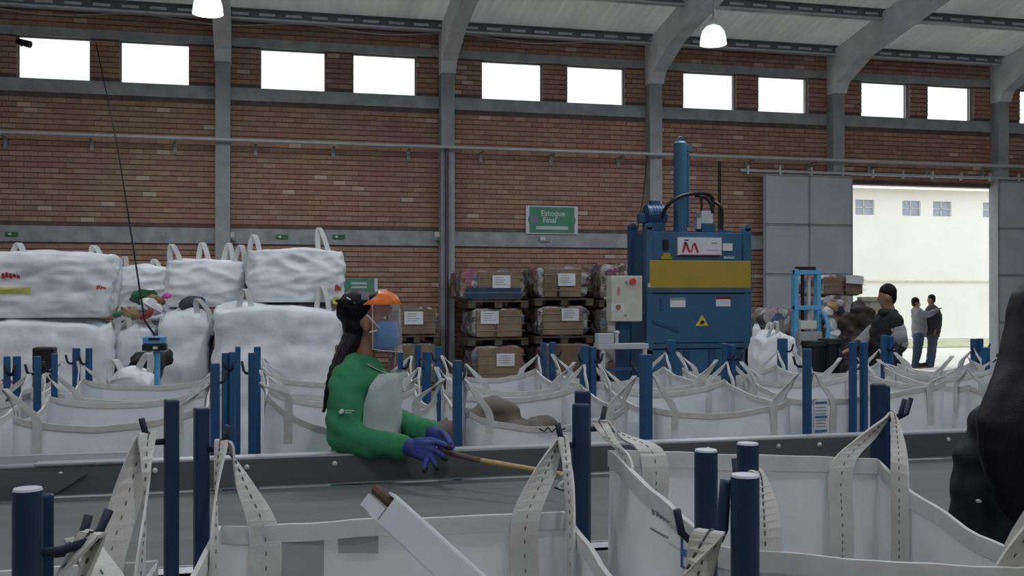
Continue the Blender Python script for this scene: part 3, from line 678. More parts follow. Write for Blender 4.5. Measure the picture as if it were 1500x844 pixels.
for i, c in enumerate(((.30, .28, .27), (.12, .12, .14), (.40, .40, .40), (.28, .10, .14), (.16, .11, .08), (.10, .15, .24), (.26, .22, .18), (.06, .06, .07), (.34, .33, .35))):
    e = rp.color_ramp.elements[i] if i < 2 else rp.color_ramp.elements.new(i/9)
    e.position = i/9; e.color = (*c, 1)
L.new(rp.outputs[0], N['Principled BSDF'].inputs['Base Color']); N['Principled BSDF'].inputs['Roughness'].default_value = .4
def bale(label, x0, x1, z0, z1, Y, d=1.0, sheets=((.0, 1.0),), paper=None, seed=0, blue=False, group='bales stacked against the brick wall', lump=.05):
    t = thing('waste_bale', label, 'bale', ((x0+x1)/2, Y+d/2, z0), group)
    g = B(); bm = g.bm; bmesh.ops.create_cube(bm, size=1); bmesh.ops.subdivide_edges(bm, edges=bm.edges[:], cuts=14, use_grid_fill=True)
    for v in bm.verts:
        c = v.co.copy(); q = Vector(((x0+x1)/2 + c.x*(x1-x0), Y + d/2 + c.y*d, (z0+z1)/2 + c.z*(z1-z0)))
        k = 1 - .10*max(0, (abs(c.x)*2)**6*(abs(c.z)*2)**6)
        q = Vector(((x0+x1)/2, Y+d/2, (z0+z1)/2)) + (q - Vector(((x0+x1)/2, Y+d/2, (z0+z1)/2)))*k
        q += Vector((c.x, c.y, c.z*.6)).normalized()*lump*noise.noise(q*7 + Vector((seed, 0, 0)))
        v.co = q
    g.done('bale_body', m_mix, t, smooth=True)
    for a, b in sheets:
        xa, xb = x0+(x1-x0)*a, x0+(x1-x0)*b
        B().bx(xa+.015, xb-.015, Y-.045, Y+.02, z0+.02, z1-.03, bev=.012).done('cardboard_face', m_card, t)
    if blue: B().bx(x0+(x1-x0)*.08, x0+(x1-x0)*.95, Y-.052, Y-.03, z0+.04, z0+(z1-z0)*.42).done('blue_print', mat('bale_blue', (.028, .055, .105), .7, .1), t)
    for k in range(3): B().bx(x0-.02, x1+.02, Y-.056, Y-.05, z0+(z1-z0)*(.25+.25*k), z0+(z1-z0)*(.25+.25*k)+.006).done('tie_wire', m_frame, t)
    if paper:
        px_, pz_ = x0+(x1-x0)*paper[0], z0+(z1-z0)*paper[1]; pp_ = B().bx(px_-.16, px_+.16, Y-.066, Y-.06, pz_-.11, pz_+.11).done('paper_sheet', m_paper, t)
        for k in range(4): B().bx(px_-.12, px_+.1-R.random()*.08, Y-.069, Y-.065, pz_+.065-.04*k, pz_+.078-.04*k).done('print_line', m_frame, pp_)
    return t
def pallet(label, x0, x1, z0, Y, d=1.05):
    t = thing('wooden_pallet', label, 'pallet', ((x0+x1)/2, Y+d/2, z0), 'wooden pallets under the bales')
    for k in range(6): B().bx(x0, x1, Y-.04+k*d/6, Y-.04+(k+.75)*d/6, z0+.10, z0+.125).done('deck_board', m_wood, t)
    for k in range(3): B().bx(x0+(x1-x0)*(k/2)*.88, x0+(x1-x0)*((k/2)*.88+.12), Y-.03, Y+d-.05, z0+.0, z0+.10).done('bearer', m_wood, t)
YBL = 17.45
def bx2(a, b): return XY(a, YBL), XY(b, YBL)
def bz(y, px=740): return onY(px, y, YBL).z
names = ['bottom', 'middle', 'top']
def stack(a, b, tops, where, spec, pad=.08):
    z = 0
    for i, zt in enumerate(tops):
        nm = names[i] if len(tops) == 3 else ('lower', 'upper')[i]; sp_ = spec[i]
        pallet('wooden pallet under the %s bale %s' % (nm, where), a-pad, b+pad, z, YBL)
        bale('%s %s' % (nm, sp_[0] % where), a - sp_[4], b, z+.13, zt, YBL, 1.0, sp_[1], sp_[2], 3*i + int(a*7), sp_[3], lump=sp_[5])
        z = zt + .012
cf = 'cardboard-faced bale with paper label %s'
stack(*bx2(692, 767), (bz(507), bz(452), bz(396)), 'in the stack beside dark column', ((cf, ((.08, .95),), (.63, .62), False, 0, .05), (cf, ((.05, .42), (.45, .97)), (.32, .7), False, 0, .05), ('bale with blue printed strip %s', ((.25, .95),), (.63, .62), True, .2, .05)))
stack(*bx2(790, 862), (bz(505), bz(449), bz(391)), 'in the stack left of press', ((cf, ((.08, .9),), (.8, .7), False, .03, .06), (cf, ((.08, .9),), (.62, .72), False, .03, .06), ('cardboard and plastic bale with label %s', ((.1, .38), (.40, .86)), (.55, .6), False, .03, .07)))
stack(*bx2(880, 938), (.72, 1.42, 2.2), 'half hidden behind blue press', (('mixed plastic bale %s', (), None, False, 0, .08),)*3, .04)
stack(*bx2(580, 640), (.82, 1.44), 'behind the worker\'s face shield', (('brown cardboard block %s', ((.02, .98),), None, False, 0, .02), ('brown cardboard block %s', ((.02, .98),), (.42, .62), False, 0, .02)), .04)
# loose pale cardboard pieces in front of the stack left of the press
p = onY(838, 520, 16.2); tag(B().box((p.x, p.y, .42), (.5, .4, .84), bev=.02).bx(p.x-.26, p.x+.26, p.y-.21, p.y-.19, .45, .6).done('cardboard_box', m_card), 'light cardboard box standing low in front of the bales', 'box')

# ------------------------------------------------------------------ signs on the wall
YSG = YW - .04
def plate(px0, px1, y0, y1, Y=YSG): return XY(px0, Y), XY(px1, Y), onY((px0+px1)/2, y1, Y).z, onY((px0+px1)/2, y0, Y).z
x0, x1, z0, z1 = plate(770, 846, 302, 343)
sg = thing('wall_sign', 'green and white stock sign on the brick wall above the bales', 'sign', ((x0+x1)/2, YSG, z0))
B().bx(x0, x1, YSG-.02, YSG, z0, z1).done('board', m_paper, sg)
B().bx(x0+.07, x1-.07, YSG-.026, YSG-.019, z0+.02, z1-.02, bev=0).done('green_field', m_green, sg)
B().ell(((x0+x1)/2, YSG-.0225, (z0+z1)/2), ((x1-x0)*.46, .0035, (z1-z0)*.46), seg=32).done('green_rounding', m_green, sg)
ms = mat('sign_white', (.45, .58, .56), .6, .04)
text('Estoque', .15, Matrix.Translation(((x0+x1)/2+.02, YSG-.028, z1-.145)) @ FACING, ms, 'lettering', sg, bold=.003)
text('Final', .15, Matrix.Translation(((x0+x1)/2-.05, YSG-.028, z1-.275)) @ FACING, ms, 'lettering', sg, bold=.003)
B().bx(x0+.2, x1-.2, YSG-.03, YSG-.024, z0+.085, z0+.15).done('white_bar', ms, sg)
B().ell((x0+.16, YSG-.027, (z0+z1)/2), (.08, .004, .07)).done('emblem', mat('sign_violet', (.20, .22, .34), .6), sg)
x0, x1, z0, z1 = plate(503, 553, 408, 440)
sg = thing('green_board', 'green notice board on the wall behind the worker\'s head', 'sign', ((x0+x1)/2, YSG, z0))
B().bx(x0, x1, YSG-.02, YSG, z0, z1).done('board', m_paper, sg)
B().bx(x0, x1-.06, YSG-.026, YSG-.019, z0, z1).done('green_field', m_green, sg)
for k in (.22, .4): B().bx(x0+.14, x1-.2, YSG-.03, YSG-.024, z1-(z1-z0)*k-.02, z1-(z1-z0)*k+.02).done('white_bar', ms, sg)
for nm, px, py, lb in (('green_tag', 17, 343, 'small dark green tag on the concrete band at far left'), ('green_tag', 496, 347, 'small green exit tag on the concrete band above the worker'), ('green_tag', 413, 347, 'small green tag behind the topmost white bag')):
    x0, x1, z0, z1 = plate(px-9, px+9, py-3, py+3); t_ = B().bx(x0, x1, YSG-.02, YSG, z0, z1).done(nm, mat('tag_green', (.05, .16, .08), .6)); tag(t_, lb, 'sign')
    B().prism([(x0+.03, YSG-.026, (z0+z1)/2), (x0+.09, YSG-.026, z0+.01), (x0+.09, YSG-.026, z1-.01)], (0, .006, 0)).done('arrow', m_white, t_)
x0, x1, z0, z1 = plate(790, 806, 346, 354); t_ = B().bx(x0, x1, YSG-.02, YSG, z0, z1).done('small_notice', m_conc); tag(t_, 'small pale notice below the green stock sign', 'sign'); B().bx(x0+.02, x1-.1, YSG-.025, YSG-.02, z0+.03, z1-.02).done('pale_mark', m_white, t_)
for px, lb in ((338, 'small white twin-head emergency light beside the left column'), (641, 'small white twin-head emergency light beside the dark column')):
    p = onY(px, 344, YW-.1); t_ = thing('emergency_light', lb, 'lamp', p)
    B().box(p, (.12, .08, .10), bev=.01).done('housing', m_white, t_); B().ell(p + Vector((-.03, -.03, -.08)), (.045, .045, .045)).ell(p + Vector((.05, -.03, -.08)), (.04, .04, .04)).done('lamp_head', m_frame, t_)
p = onY(36, 63, YW-.3); t_ = thing('security_camera', 'dark bullet camera at the corner of the leftmost window', 'camera', p)
B().cyl(p + Vector((-.12, 0, .03)), p + Vector((.1, -.1, -.04)), .05, .06).done('camera_body', m_black, t_); B().cyl(p + Vector((-.08, 0, .02)), Vector((p.x-.12, YW, p.z+.02)), .02, seg=8).done('bracket', m_black, t_)
# conduit beside the dark column and drop cables by the press
B_ = B().cyl((colx[3]-.03, YW-.31, 0), (colx[3]-.03, YW-.31, pzv), .035, seg=10); tag(B_.done('drop_conduit', mat('conduit_dark', (.10, .09, .12), .6)), 'dark conduit dropping down the second column', 'pipe')
tag(B().tube([onY(948, 228, YW-.4), onY(942, 290, 17), onY(934, 335, 15.4)], .012, 6).done('power_cable', m_black), 'thin black power cable slanting down to the press motor', 'cable')
tag(B().cyl(onY(1054, 236, YW-.4), onY(1054, 318, YW-.4), .03, seg=8).cyl(onY(1054, 318, YW-.4), Vector((onY(1054, 318, YW-.4).x, YW-.4, 0)), .03, seg=8).done('drop_pipe', m_black), 'black vertical pipe dropping behind the press', 'pipe')

# ------------------------------------------------------------------ blue baling press
YP = 14.6; t = thing('baling_press', 'tall blue baling press with yellow band and vertical cylinder', 'press', (6.5, YP+.4, 0))
def pz_(y): return onY(1025, y, YP).z
def pX(px): return XY(px, YP)
xa, xb = pX(947), pX(1100); D = .78
B().bx(xa, xb, YP+.03, YP+D, .0, pz_(424), bev=.01).done('chamber', m_press, t)
B().bx(xa+.1, xb-.1, YP+.05, YP+D, pz_(424), pz_(340), bev=.01).done('upper_housing', m_press, t)
for q0, q1 in ((xa-.005, xa+.10), (xb-.12, xb)):
    c = B().bx(q0, q1, YP-.02, YP+.10, 0, pz_(333), bev=.01); c.cyl(((q0+q1)/2, YP-.02, pz_(333)), ((q0+q1)/2, YP+.1, pz_(333)), .052); c.done('front_column', m_press, t)
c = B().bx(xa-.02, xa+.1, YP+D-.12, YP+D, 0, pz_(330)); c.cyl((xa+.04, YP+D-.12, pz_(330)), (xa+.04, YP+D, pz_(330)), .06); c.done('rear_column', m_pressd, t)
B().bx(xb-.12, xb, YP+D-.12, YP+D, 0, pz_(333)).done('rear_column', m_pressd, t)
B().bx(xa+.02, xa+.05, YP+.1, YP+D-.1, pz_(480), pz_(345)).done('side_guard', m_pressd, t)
B().bx(xa+.04, xb-.02, YP-.04, YP+.02, pz_(422), pz_(382), bev=.006).done('yellow_band', m_yel, t)
B().bx(xa-.01, xb+.01, YP-.035, YP+.06, pz_(429), pz_(422), bev=.006).done('flange', m_press, t)
dr = B().bx(xa+.06, xb-.06, YP-.015, YP+.03, pz_(502), pz_(431), bev=.008).done('chamber_door', m_press, t)
B().bx(xa-.01, xb+.01, YP-.03, YP+.05, pz_(510), pz_(503), bev=.006).done('flange', m_press, t)
B().bx(xa, xb, YP-.02, YP+.03, .30, pz_(512)).done('base_panel', m_press, t)
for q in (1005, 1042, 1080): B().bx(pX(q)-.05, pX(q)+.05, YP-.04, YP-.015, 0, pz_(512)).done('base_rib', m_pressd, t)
B().prism([(pX(955), YP-.03, pz_(468)), (pX(955), YP-.03, pz_(473)), (pX(994), YP-.03, pz_(487)), (pX(994), YP-.03, pz_(482))], (0, .02, 0)).done('door_lever', m_pressd, dr)
B().bx(pX(966), pX(971), YP-.03, YP-.01, pz_(455), pz_(437), bev=.004).done('handle_slot', m_pressd, dr)
cx_ = pX(1010); B().cyl((cx_, YP+.35, pz_(340)), (cx_, YP+.35, pz_(206)), .108, seg=24).cyl((cx_, YP+.35, pz_(206)), (cx_, YP+.35, pz_(203)), .108, .07, 24).done('cylinder', m_press, t, smooth=False)
B().tube([(cx_+.05*math.cos(a*.4)*1, YP+.35, pz_(203)+.07*math.sin(a*.4)) for a in range(0, 9)], .014, 8).done('lifting_eye', m_pressd, t)
B().cyl((cx_+.105, YP+.3, pz_(330)), (cx_+.105, YP+.3, pz_(222)), .022, seg=10).bx(cx_+.08, cx_+.15, YP+.27, YP+.33, pz_(218), pz_(210)).done('oil_line', m_press, t)
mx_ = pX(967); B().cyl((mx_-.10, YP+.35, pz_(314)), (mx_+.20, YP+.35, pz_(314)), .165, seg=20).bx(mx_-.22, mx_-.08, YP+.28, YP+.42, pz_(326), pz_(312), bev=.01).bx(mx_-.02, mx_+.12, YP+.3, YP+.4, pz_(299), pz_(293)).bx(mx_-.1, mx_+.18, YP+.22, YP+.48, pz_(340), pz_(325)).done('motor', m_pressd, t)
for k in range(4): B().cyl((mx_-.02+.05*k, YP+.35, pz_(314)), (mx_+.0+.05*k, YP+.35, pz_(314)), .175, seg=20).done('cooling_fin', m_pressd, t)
def hose(pts, r=.028): B().tube(smooth_path([onY(a, b, YP+.2+c) for a, b, c in pts], 6), r, 8).done('hose', m_black, t, smooth=True)
hose([(970, 318, 0), (976, 304, -.1), (990, 291, -.15), (1012, 284, -.1), (1034, 284, 0), (1043, 290, .1), (1045, 304, .1)], .03)
hose([(1018, 286, .1), (1034, 290, .05), (1042, 300, .0), (1044, 312, .0)]); hose([(1047, 296, .1), (1056, 303, .0), (1058, 318, 0), (1057, 336, 0)]); hose([(1027, 288, .05), (1028, 300, .05), (1027, 310, .05)], .02)
B().bx(pX(1036), pX(1053), YP+.2, YP+.4, pz_(326), pz_(307), bev=.01).bx(pX(1030), pX(1040), YP+.22, YP+.36, pz_(334), pz_(318)).done('valve_block', m_pipe, t)
B().bx(pX(1036), pX(1056), YP+.18, YP+.45, pz_(339), pz_(326), bev=.01).cyl((pX(1065), YP+.2, pz_(340)), (pX(1065), YP+.2, pz_(334)), .05).done('valve_base', m_pressd, t)
pl = B().bx(pX(993), pX(1057), YP-.005, YP+.052, pz_(374), pz_(348)).done('name_plate', m_paper, t)
def pbar(a, b, wpx, m, par_):
    (x0, y0), (x1, y1) = a, b; h_ = wpx/2
    B().prism([(pX(x0-h_), YP-.012, pz_(y0)), (pX(x0+h_), YP-.012, pz_(y0)), (pX(x1+h_), YP-.012, pz_(y1)), (pX(x1-h_), YP-.012, pz_(y1))], (0, .008, 0)).done('logo_stroke', m, par_)
pbar((1004, 355), (1000, 370), 3.4, m_red, pl); pbar((1004, 355), (1010, 370), 3.4, m_red, pl); pbar((1017, 356), (1022, 370), 3.4, m_red, pl); pbar((1015, 358), (1012.5, 370), 2.0, m_red, pl)
pbar((1003, 351.6), (1007, 351.6), 4, m_black, pl); B().bx(pX(1003), pX(1008), YP-.012, YP-.004, pz_(353), pz_(351.5)).done('logo_dot', m_black, pl)
B().bx(pX(996), pX(1056), YP-.012, YP-.004, pz_(374), pz_(373)).bx(pX(1035), pX(1052), YP-.012, YP-.004, pz_(366.6), pz_(366)).done('red_rule', m_red, pl)
B().bx(pX(1042), pX(1050), YP-.012, YP-.004, pz_(357), pz_(355)).done('print_mark', m_frame, pl)
B().bx(pX(1060), pX(1074), YP+.02, YP+.052, pz_(367), pz_(356)).done('sticker', m_paper, t); B().bx(pX(1061), pX(1077), YP+.02, YP+.052, pz_(379), pz_(375)).done('sticker', mat('sticker_blue', (.25, .35, .5), .6), t)
B().bx(pX(972.5), pX(980), YP+.01, YP+.052, pz_(366), pz_(352)).done('switch', m_black, t); B().bx(pX(969), pX(985), YP+.01, YP+.052, pz_(380.5), pz_(376)).bx(pX(972), pX(982), YP+.01, YP+.052, pz_(376), pz_(371)).done('yellow_sticker', m_yel, t)
s1 = B().bx(pX(981), pX(1003), YP-.025, YP-.014, pz_(450), pz_(436)).done('sticker', m_paper, dr); B().bx(pX(981), pX(1003), YP-.028, YP-.024, pz_(440), pz_(436)).done('sticker_head', mat('sticker_green', (.2, .34, .28), .6), s1)
s2 = B().bx(pX(1048), pX(1069), YP-.025, YP-.014, pz_(449), pz_(434.5)).done('sticker', m_paper, dr); B().bx(pX(1048), pX(1069), YP-.028, YP-.024, pz_(438.5), pz_(434.5)).done('sticker_head', mat('sticker_maroon', (.16, .02, .04), .6), s2)
wt = B().prism([(pX(1018), YP-.022, pz_(477.5)), (pX(1037), YP-.022, pz_(477.5)), (pX(1027.5), YP-.022, pz_(461))], (0, .008, 0)).done('warning_triangle', mat('warn_yellow', (.60, .50, .04), .5), dr)
B().ell((pX(1028), YP-.024, pz_(471.5)), (.035, .005, .02)).bx(pX(1024), pX(1030), YP-.028, YP-.022, pz_(475), pz_(473.6)).done('pictogram', m_black, wt)
B().bx(pX(948), pX(952), YP-.04, YP, pz_(421), pz_(415), bev=.004).done('limit_switch', m_cream, t)
# control box on an arm
x0, x1 = XY(896, YP-.2), XY(941, YP-.2); bz0, bz1 = onY(918, 471, YP-.2).z, onY(918, 404, YP-.2).z
cbx = B().bx(x0, x1, YP-.2, YP+.05, bz0, bz1, bev=.012).done('control_box', m_cream, t)
def onbox(px, py): return onY(px, py, YP-.2)
p = onbox(926, 412.5); B().cyl((p.x, YP-.2, p.z), (p.x, YP-.26, p.z), .045).done('stop_button', mat('stop_red', (.55, .06, .03), .4), cbx)
p = onbox(905, 450); B().bx(p.x-.1, p.x+.1, YP-.206, YP-.2, p.z-.06, p.z+.06).done('switch_plate', m_paper, cbx); B().cyl((p.x, YP-.2, p.z), (p.x, YP-.24, p.z), .035).done('rotary_switch', mat('switch_brown', (.30, .12, .05), .5), cbx)
for q in ((917, 413.5), (916, 462)): p = onbox(*q); B().cyl((p.x, YP-.2, p.z), (p.x, YP-.22, p.z), .02, seg=10).done('lock', m_frame, cbx)
p = onbox(906, 427); B().bx(p.x-.02, p.x+.02, YP-.206, YP-.2, p.z-.06, p.z+.06).done('red_print', mat('pale_red', (.40, .22, .20), .6), cbx)
p = onbox(893, 437); B().cyl((p.x+.05, YP-.1, p.z), (p.x-.05, YP-.1, p.z), .015, seg=8).done('latch', m_pipe, cbx)
B().bx(x0+.18, x0+.36, YP, YP+.15, 0, bz0).bx(x0+.2, xa, YP+.02, YP+.12, bz0+.1, bz0+.25).done('control_stand', m_pressd, t)
# feed table left of the press
p0, p1 = XY(872, YP-.3), XY(945, YP-.3); zt_ = onY(905, 503, YP-.3).z
ft = thing('side_table', 'small pale grey metal table at the left foot of press', 'table', ((p0+p1)/2, YP-.2, 0))
B().bx(p0, p1, YP-.45, YP-.22, zt_-.08, zt_, bev=.008).done('table_top', m_sheet, ft)
for q in (p0+.05, p1-.08): B().bx(q, q+.06, YP-.43, YP-.37, 0, zt_-.08).done('leg', m_sheet, ft)
for zq in (.35, .55): B().bx(p0, p1, YP-.44, YP-.40, zq, zq+.05).done('cross_bar', m_pressd, ft)
ob = B().bx(XY(876, YP-.4), XY(899, YP-.4), YP-.42, YP-.24, zt_, zt_+.15, bev=.01).done('grey_tray', m_sheet); tag(ob, 'small grey metal tray on the table left of press', 'tray')
p = onY(903, 487, YP-.3); tag(B().cyl((p.x, YP-.3, zt_), (p.x, YP-.3, p.z), .03, seg=10).ell((p.x, YP-.3, p.z), (.05, .05, .03)).done('tap_fitting', m_pipe), 'shiny tap-like fitting beside the grey tray', 'fitting')

# ------------------------------------------------------------------ right of the press
def sack(label, px0, px1, ptop, Y, d, seed, m=None, loops=l4, nm=None):
    o = FB(label, px0, px1, ptop, 0, Y, d, seed, loops, z0=0, lh=.14, group='sacks and rolls right of the press'); return o
sack('slim white filled sack with tied neck right of the press', 1116, 1173, 486, 9.2, .35, 31, loops=((-.3, -.5), (-.1, .4)))
p = onY(1108, 482, 9.6); tag(B().cyl((p.x, p.y, 0), (p.x, p.y, p.z), .042, seg=16).cyl((p.x, p.y, p.z), (p.x, p.y, p.z+.05), .042, .02, 16).done('white_roll', m_wovf, smooth=False), 'upright narrow white roll at the right edge of the press', 'roll')
p = onY(1120, 480, 9.9); tag(B().cyl((p.x, p.y, .25), (p.x, p.y, p.z), .03, seg=12).cyl((p.x, p.y, 0), (p.x, p.y, .95), .11, .05, 12).done('blue_stand', m_pressd), 'dark stand with flared blue foot beside the white roll', 'stand')
tag(bale('grey-brown bale pile behind the slim white sack', XY(1112, 15.6), XY(1165, 15.6), 0, onY(1140, 452, 15.6).z, 15.6, .8, (), None, 40, group=None), 'grey-brown waste pile behind the slim white sack', 'bale')
# light blue stacker
YT = 12.6; x0, x1 = XY(1164, YT), XY(1203, YT); zt_ = onY(1183, 394, YT).z
st = thing('hand_stacker', 'light blue hand stacker mast standing before the grey door', 'stacker', ((x0+x1)/2, YT, 0))
for q in (x0, x1-.06): B().bx(q, q+.06, YT, YT+.1, .05, zt_, bev=.006).done('mast_post', m_lblue, st)
for yy in (399, 451): z_ = onY(1183, yy, YT).z; B().bx(x0, x1, YT-.01, YT+.06, z_-.03, z_+.03, bev=.006).done('cross_bar', m_lblue, st)
B().bx(x0+.07, x1-.07, YT+.02, YT+.12, zt_-.02, zt_+.03).done('top_cap', m_black, st)
for q in (.38, .62): B().cyl((x0+(x1-x0)*q, YT+.06, .2), (x0+(x1-x0)*q, YT+.06, zt_), .025, seg=10).done('lift_rod', m_pipe if q > .5 else m_black, st)
z_ = onY(1183, 477, YT).z; B().bx(x0+.06, x1-.1, YT-.06, YT+.02, z_-.05, z_+.07, bev=.01).done('hydraulic_pump', m_cream, st)
B().bx(x0+.02, x1-.04, YT-.1, YT+.05, .3, z_-.08, bev=.01).done('carriage', m_frame, st)
B().tube(smooth_path([Vector((x1, YT-.03, z_+.18)), Vector((x1+.02, YT-.12, z_+.05)), Vector((x1+.01, YT-.14, z_-.15)), Vector((x1-.03, YT-.08, z_-.3))], 5), .03, 8).done('handle', m_lblue, st, smooth=True)
for q in (x0+.02, x1-.12): B().bx(q, q+.1, YT-.9, YT+.2, .03, .1).done('fork', m_lblue, st)
# pile right of the stacker
xa_, xb_ = XY(1200, 13.6), XY(1248, 13.6)
bale('mixed plastic bale right of the blue stacker', xa_, xb_, 0, onY(1225, 434, 13.6).z, 13.6, .9, (), None, 51, group='waste piled by the doorway', lump=.06)
bale('brown cardboard bale on top of the pile by the doorway', XY(1204, 13.65), XY(1264, 13.65), onY(1232, 433, 13.65).z, onY(1232, 403, 13.65).z, 13.65, .7, ((.02, .48), (.52, .98)), None, 52, group='waste piled by the doorway', lump=.03)
pz2 = onY(1250, 404, 13.6); tag(B().box((pz2.x, 13.56, pz2.z-.06), (.27, .03, .12), Matrix.Rotation(.06, 3, 'Y')).done('plastic_sheet', mat('film', (.55, .58, .62), .25, .1)), 'pale plastic film over the brown cardboard bale', 'film')
dk = B(); p = onY(1254, 470, 12.4)
for k in range(26): dk.ell(p + Vector((R.uniform(-.16, .16), R.uniform(-.16, .16), R.uniform(-.36, .2))), (.1, .1, .1), seg=10)
dk.cyl((p.x, p.y, 0), (p.x, p.y, p.z-.2), .24, .2)
tag(bake(dk, 'dark_waste_sack', mat('dark_mixed', (.03, .03, .03), .6, .5, 9, col2=(.07, .05, .045)), None, .03, 2, (.05, 7)), 'dark lumpy sack of waste beside the man in the jacket', 'sack')
for q in ((1220, 450, .10, 0, 'plastic scrap'), (1213, 457, .09, 5, 'crumpled film, uppermost'), (1230, 455, .08, 6, 'film, uppermost'), (1216, 476, .12, 5, 'plastic jug, middle'), (1220, 491, .13, 5, 'sheet, lowest'), (1208, 470, .08, 6, 'bottle, lower'), (1230, 444, .07, 2, 'foil')):
    scrap('%s %s bulging from the pile right of blue stacker' % (wst[q[3]][1], q[4]), q[0], q[1], 13.55, q[2], q[3], 'plastic_scrap', .8)
p = onY(1282, 455, 13.4); tag(B().box((p.x, p.y, p.z/2+.1), (.34, .3, p.z+.2), bev=.02).bx(p.x-.19, p.x+.19, p.y-.17, p.y+.17, p.z+.14, p.z+.2).done('pale_carton', mat('pale_card', (.42, .40, .34), .8, .1)), 'pale tall carton behind the man in the jacket', 'box')
for i, (q0, q1, yt) in enumerate(((1186, 1213, 500), (1211, 1236, 497))):
    Yb = 9.4; x0, x1 = XY(q0, Yb), XY(q1, Yb); zt_ = onY(q0, yt, Yb).z; bn = thing('black_bin', 'black waste bin in front of stacker, %s of the two' % ('left', 'right')[i], 'bin', ((x0+x1)/2, Yb, 0), 'black bins')
    B().loft([(((x0+x1)/2, Yb+.1, 0), .07, .07), (((x0+x1)/2, Yb+.1, zt_-.05), (x1-x0)*.58, .12)], Vector((1, 0, 0)), Vector((0, 1, 0)), 4 if False else 20).done('body', m_black, bn)
    B().loft([(((x0+x1)/2, Yb+.1, zt_-.05), (x1-x0)*.63, .14), (((x0+x1)/2, Yb+.1, zt_), (x1-x0)*.6, .13)], Vector((1, 0, 0)), Vector((0, 1, 0)), 20).done('lid', m_black, bn)

# ------------------------------------------------------------------ people
ROT = Matrix((RIGHT, FWD, UP)).transposed()      # columns: camera right, forward, up
def hand(b, wrist, knuckle, side, tips, thumb, r=.0095, palm=.04):
    wrist, knuckle = Vector(wrist), Vector(knuckle); side = Vector(side).normalized()
    for k in range(4):
        o = side*(.03 - .02*k); b.chain([wrist + o*.55, knuckle + o], [.018, .0135], 10)
    for k, tip in enumerate(tips):
        base = knuckle + side*(.03 - .02*k); tip = Vector(tip); mid = base.lerp(tip, .5) + UP*.012
        b.chain([base, base.lerp(mid, .9), mid.lerp(tip, .55), tip], [r*1.12, r*1.05, r, r*.85], 10)
    tb = wrist.lerp(knuckle, .35) + side*.03; th = Vector(thumb)
    b.chain([tb, tb.lerp(th, .5) + side*.01, th], [r*1.35, r*1.15, r*.9], 10)

# --- sorting worker in green, standing behind the rail, turned to the right
Z = 4.25; base = W(535, 428, Z); base.z = 0
wm = thing('person', 'worker in green sweater, face shield, blue mask and gloves leaning over the rail', 'person', base)
def Q(px, py, dz=0): return W(px, py, Z + dz)
wrN, wrF = W(592, 654, 3.93), W(633, 634, 4.12)
elN, elF = W(503, 637, 4.02), W(566, 612, 4.42); shN, shF = Q(511, 556, -.16), Q(536, 550, .18)
b = B()
b.ell(Q(536, 461), (.094, .074, .100), ROT).ell(Q(548, 484), (.066, .058, .084), ROT)
b.ell(Q(566, 452), (.022, .045, .02), ROT).chain([Q(568, 462), Q(575, 478), Q(570, 482)], [.012, .014, .010], 10)
b.ell(Q(567, 492), (.016, .026, .012), ROT).ell(Q(561, 506), (.026, .03, .022), ROT).ell(Q(548, 502), (.035, .045, .024), ROT).ell(Q(536, 478, -.078), (.016, .008, .028), ROT).ell(Q(536, 478, .078), (.016, .008, .028), ROT)
b.chain([Q(535, 492), Q(528, 545)], [.050, .056])
b.loft([(Q(532, 800), .10, .14), (Q(532, 720), .115, .15), (Q(532, 655), .11, .13), (Q(530, 590), .115, .14), (Q(528, 548), .085, .16), (Q(529, 530), .05, .09)])
b.chain([shN, elN, wrN], [.05, .04, .03]).chain([shF, elF, wrF], [.05, .04, .03])
for s in (-1, 1):
    hp = Q(532, 790, s*.09); kn = Vector((base.x+.02, base.y, .50)) + FWD*s*.10; an = Vector((base.x-.02, base.y, .09)) + FWD*s*.11
    b.chain([hp, kn, an], [.085, .058, .042]); b.chain([an, an + RIGHT*.15 - UP*.05], [.042, .03])
body = bake(b, 'body', m_skin, wm, .0085, 3)
# eyes behind the shield
for s in (-1, 1):
    e = B().ell(Q(564, 466, s*.032), (.010, .011, .007), ROT, 12).done('eye', m_white, body, smooth=True); B().ell(Q(566.5, 466, s*.034), (.0055, .007, .006), ROT, 10).done('iris', m_black, e, smooth=True)
# trousers
b = B(); b.loft([(Q(532, 830), .115, .165), (Q(532, 770), .128, .172), (Q(532, 700), .125, .16)])
for s in (-1, 1):
    hp = Q(532, 800, s*.09); kn = Vector((base.x+.02, base.y, .50)) + FWD*s*.10; an = Vector((base.x-.02, base.y, .12)) + FWD*s*.11; b.chain([hp, kn, an], [.10, .072, .06])
bake(b, 'trousers', m_denim, wm, .014, 3, (.006, 12))
b = B()
for s in (-1, 1): an = Vector((base.x-.02, base.y, .045)) + FWD*s*.11; b.ell(an + RIGHT*.05, (.14, .05, .045), ROT).ell(an - RIGHT*.03 + UP*.03, (.06, .045, .06), ROT)
bake(b, 'shoes', m_black, wm, .012, 2)
